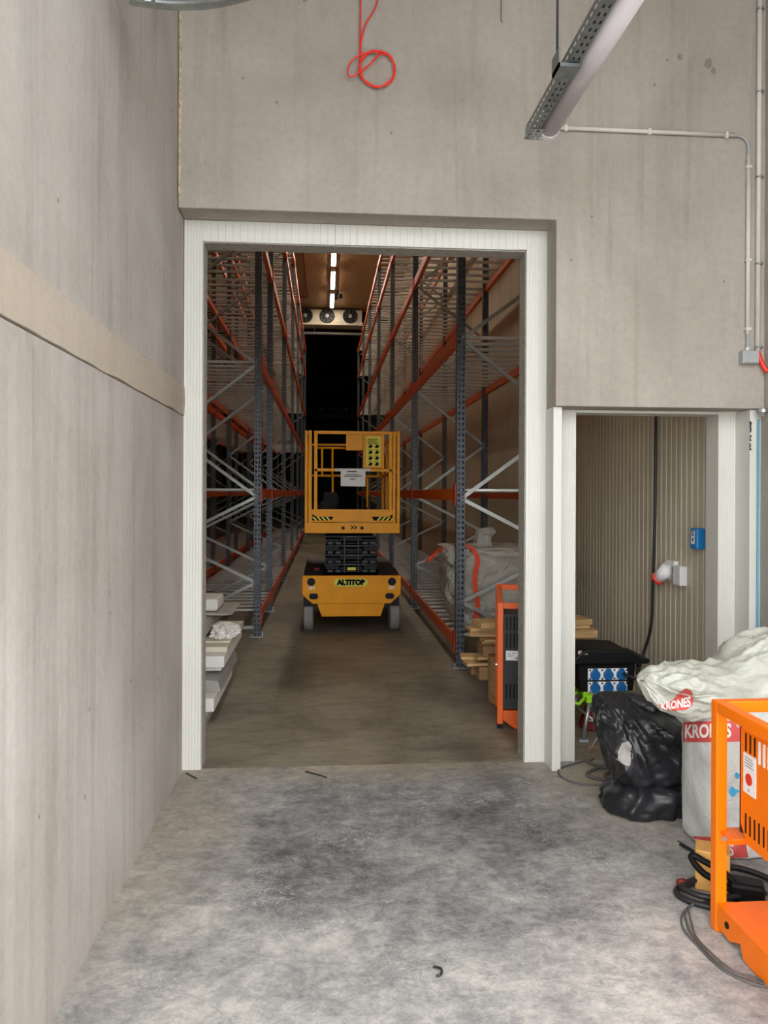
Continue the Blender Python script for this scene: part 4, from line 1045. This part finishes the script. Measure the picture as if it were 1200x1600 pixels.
# bent cable tray at the upper left
bt = thing('cable_tray', 'curved galvanised cable tray bend hanging high by the side wall', 'cable tray', (-.6, 2.43, 3.465))
arc = [R(a) for a in range(-20, 110, 5)]
def ringband(r0, r1, z0, z1):
    mb = MB()
    for a in arc:
        c, s_ = math.cos(a), math.sin(a)
        mb.v += [Vector((-.6 + r * c, 2.43 + r * s_, z)) for r, z in ((r0, z0), (r1, z0), (r1, z1), (r0, z1))]
    for i in range(len(arc) - 1):
        for j in range(4): mb.f.append([i * 4 + j, i * 4 + (j + 1) % 4, i * 4 + 4 + (j + 1) % 4, i * 4 + 4 + j])
    return mb
ringband(.592, .60, 3.465, 3.525).build('side_wall', m_galv, bt, True)
ringband(.30, .308, 3.465, 3.525).build('side_wall', m_galv, bt, True)
ringband(.565, .592, 3.465, 3.469).build('bottom_lip', m_galv, bt)
ringband(.308, .335, 3.465, 3.469).build('bottom_lip', m_galv, bt)
for a in (100, 96, 64, 59, 30, 25, -5):
    c, s_ = math.cos(R(a)), math.sin(R(a))
    MB().bar((-.6 + .33 * c, 2.43 + .33 * s_, 3.471), (-.6 + .58 * c, 2.43 + .58 * s_, 3.471), .014, .01).build('rung', m_galv, bt)
ringband(.335, .566, 3.481, 3.485).build('cover', m_boxg, bt)
MB().cyl((-.3, 2.75, 3.485), (-.3, 2.75, 5.59), .0055, 8).build('threaded_rod', m_dkgrey, bt)
# little hook wires at the top
tag(MB().tube([(.985, YC, 5.4), (.985, YC, 4.28), (.99, YC - .004, 4.262)], .002, 6).build('hook_wire', m_dkgrey, smooth=True), 'thin dark wire hanging down the concrete wall left of the tray rod', 'wire')

# ------------------------------------------------------------------ small things on the floor
tbx = thing('tan_box', 'small tan box with black carry handle on the floor behind the heater post', 'box', (1.57, 2.99, 0))
MB().obox((1.585, 3.02, .081), (.13, .11, .16), (0, 0, R(-28))).build('body', m_tan, tbx, bevel=.006)
hd = []
for k in range(20):
    a = 2 * PI * k / 20; hd.append((1.545 + .085 * math.copysign(abs(math.cos(a)) ** .7, math.cos(a)) * math.cos(R(-28)), 2.93 + .0 + .085 * math.copysign(abs(math.cos(a)) ** .7, math.cos(a)) * math.sin(R(-28)), .10 - .05 * math.cos(a) + .026 * math.sin(a)))
MB().tube(hd, .013, 8, True).build('handle', m_bin, tbx, True)
MB().obox((1.66, 2.90, .045), (.13, .09, .075), (0, 0, R(-25))).build('plug_head', m_bin, tbx, bevel=.015)
def loop(c, rx, ry, turns, n, r, jit, z=.012, ph=0, sq=0):
    out = []
    for k in range(int(turns * n) + 1):
        a = 2 * PI * k / n + ph
        out.append((c[0] + rx * (1 + jit * math.sin(k * .9)) * math.cos(a), c[1] + ry * (1 + jit * math.cos(k * .7)) * math.sin(a), z + .010 * (k // n) + .006 * (1 + math.sin(k * .8))))
    return out
pc = thing('power_cable', 'thick black cable coiled on the floor around the heater post', 'cable', (1.6, 2.95, 0))
MB().tube(catmull([(1.86, 2.98, .013), (1.80, 3.07, .02), (1.70, 3.11, .03), (1.60, 3.08, .02), (1.50, 3.03, .013), (1.42, 2.985, .013), (1.405, 2.93, .013), (1.45, 2.87, .013), (1.52, 2.84, .013), (1.62, 2.86, .013), (1.75, 2.92, .02)], 6), .012, 8).build('cable', m_cable, pc, True)
MB().tube(catmull([(1.87, 2.95, .013), (1.81, 3.03, .03), (1.71, 3.08, .045), (1.60, 3.05, .04), (1.50, 3.005, .036), (1.435, 2.97, .036), (1.43, 2.935, .036), (1.47, 2.885, .036), (1.54, 2.865, .036), (1.66, 2.89, .036)], 6), .012, 8).build('cable', m_cable, pc, True)
lab(MB().tube([(1.425, 2.982, .038), (1.452, 2.990, .038)], .0155, 10).build('tape_mark', m_dkred, pc, True), 'red tape mark on the cable')
gw = thing('wire_coil', 'thin grey wires trailing from the heater over the pale floor', 'wire', (1.35, 2.65, 0))
base = [(1.56, 2.92), (1.50, 2.90), (1.40, 2.845), (1.335, 2.74), (1.325, 2.62), (1.35, 2.49), (1.40, 2.41), (1.46, 2.38), (1.55, 2.38)]
for k in range(3):
    MB().tube(catmull([(x + .012 * k - .01 + .006 * math.sin(i * 2 + k), y + .008 * k * (-1) ** i, .006 + .003 * k) for i, (x, y) in enumerate(base)], 7), .0035, 6).build('wire', m_cableg, gw, True)
MB().tube(catmull([(2.2, 2.85, .006), (1.95, 2.96, .006), (1.80, 3.12, .006), (1.72, 3.22, .006), (1.66, 3.28, .006), (1.62, 3.38, .006)], 6), .006, 6).build('wire', m_cable, gw, True)
fc = thing('floor_cable', 'dusty grey cable in loose loops on the floor beside the black bags', 'cable', (1.48, 4.3, 0))
MB().tube(catmull([(1.62, 4.50, .006), (1.49, 4.44, .006), (1.37, 4.36, .006), (1.335, 4.25, .006), (1.37, 4.16, .006), (1.46, 4.11, .006), (1.60, 4.10, .006), (1.70, 4.12, .006)], 7), .006, 7).build('cable', m_cableg, fc, True)
MB().tube(catmull([(1.68, 4.15, .010), (1.56, 4.17, .010), (1.49, 4.22, .010), (1.50, 4.27, .010), (1.57, 4.33, .012), (1.63, 4.36, .016), (1.66, 4.30, .016), (1.60, 4.24, .014), (1.58, 4.18, .018), (1.66, 4.10, .014)], 7), .009, 7).build('cable', m_cableg, fc, True)
MB().tube(catmull([(1.55, 4.46, .016), (1.58, 4.38, .018), (1.64, 4.30, .022), (1.70, 4.24, .02)], 7), .009, 7).build('cable', m_cableg, fc, True)
MB().tube(catmull([(1.57, 4.16, .006), (1.60, 4.06, .006), (1.66, 3.98, .006), (1.72, 3.97, .006)], 7), .009, 7).build('cable', m_cableg, fc, True)
for nm, pts, lb, r_ in (('twig', [(-.775, 4.43, .005), (-.73, 4.37, .008), (-.70, 4.34, .005)], 'dark twig on the floor by the foot of the white jamb', .004),
                    ('twig', [(-.10, 4.41, .005), (-.03, 4.35, .008), (.02, 4.31, .005)], 'dark twig on the floor along the threshold', .004),
                    ('wire_scrap', [(.375, 2.515, .005), (.392, 2.52, .006), (.397, 2.545, .008), (.385, 2.56, .006), (.372, 2.565, .005)], 'small dark curled wire scrap alone on the pale floor', .004),
                    ('twig', [(1.63, 4.02 - .6, .004), (1.66, 3.30, .006), (1.70, 3.22, .004)], 'thin dark splinter on the floor before the standing sack', .003)):
    tag(MB().tube(catmull(pts, 4), r_, 6).build(nm, m_cable if nm != 'twig' else m_dkgrey, smooth=True), lb, 'debris')
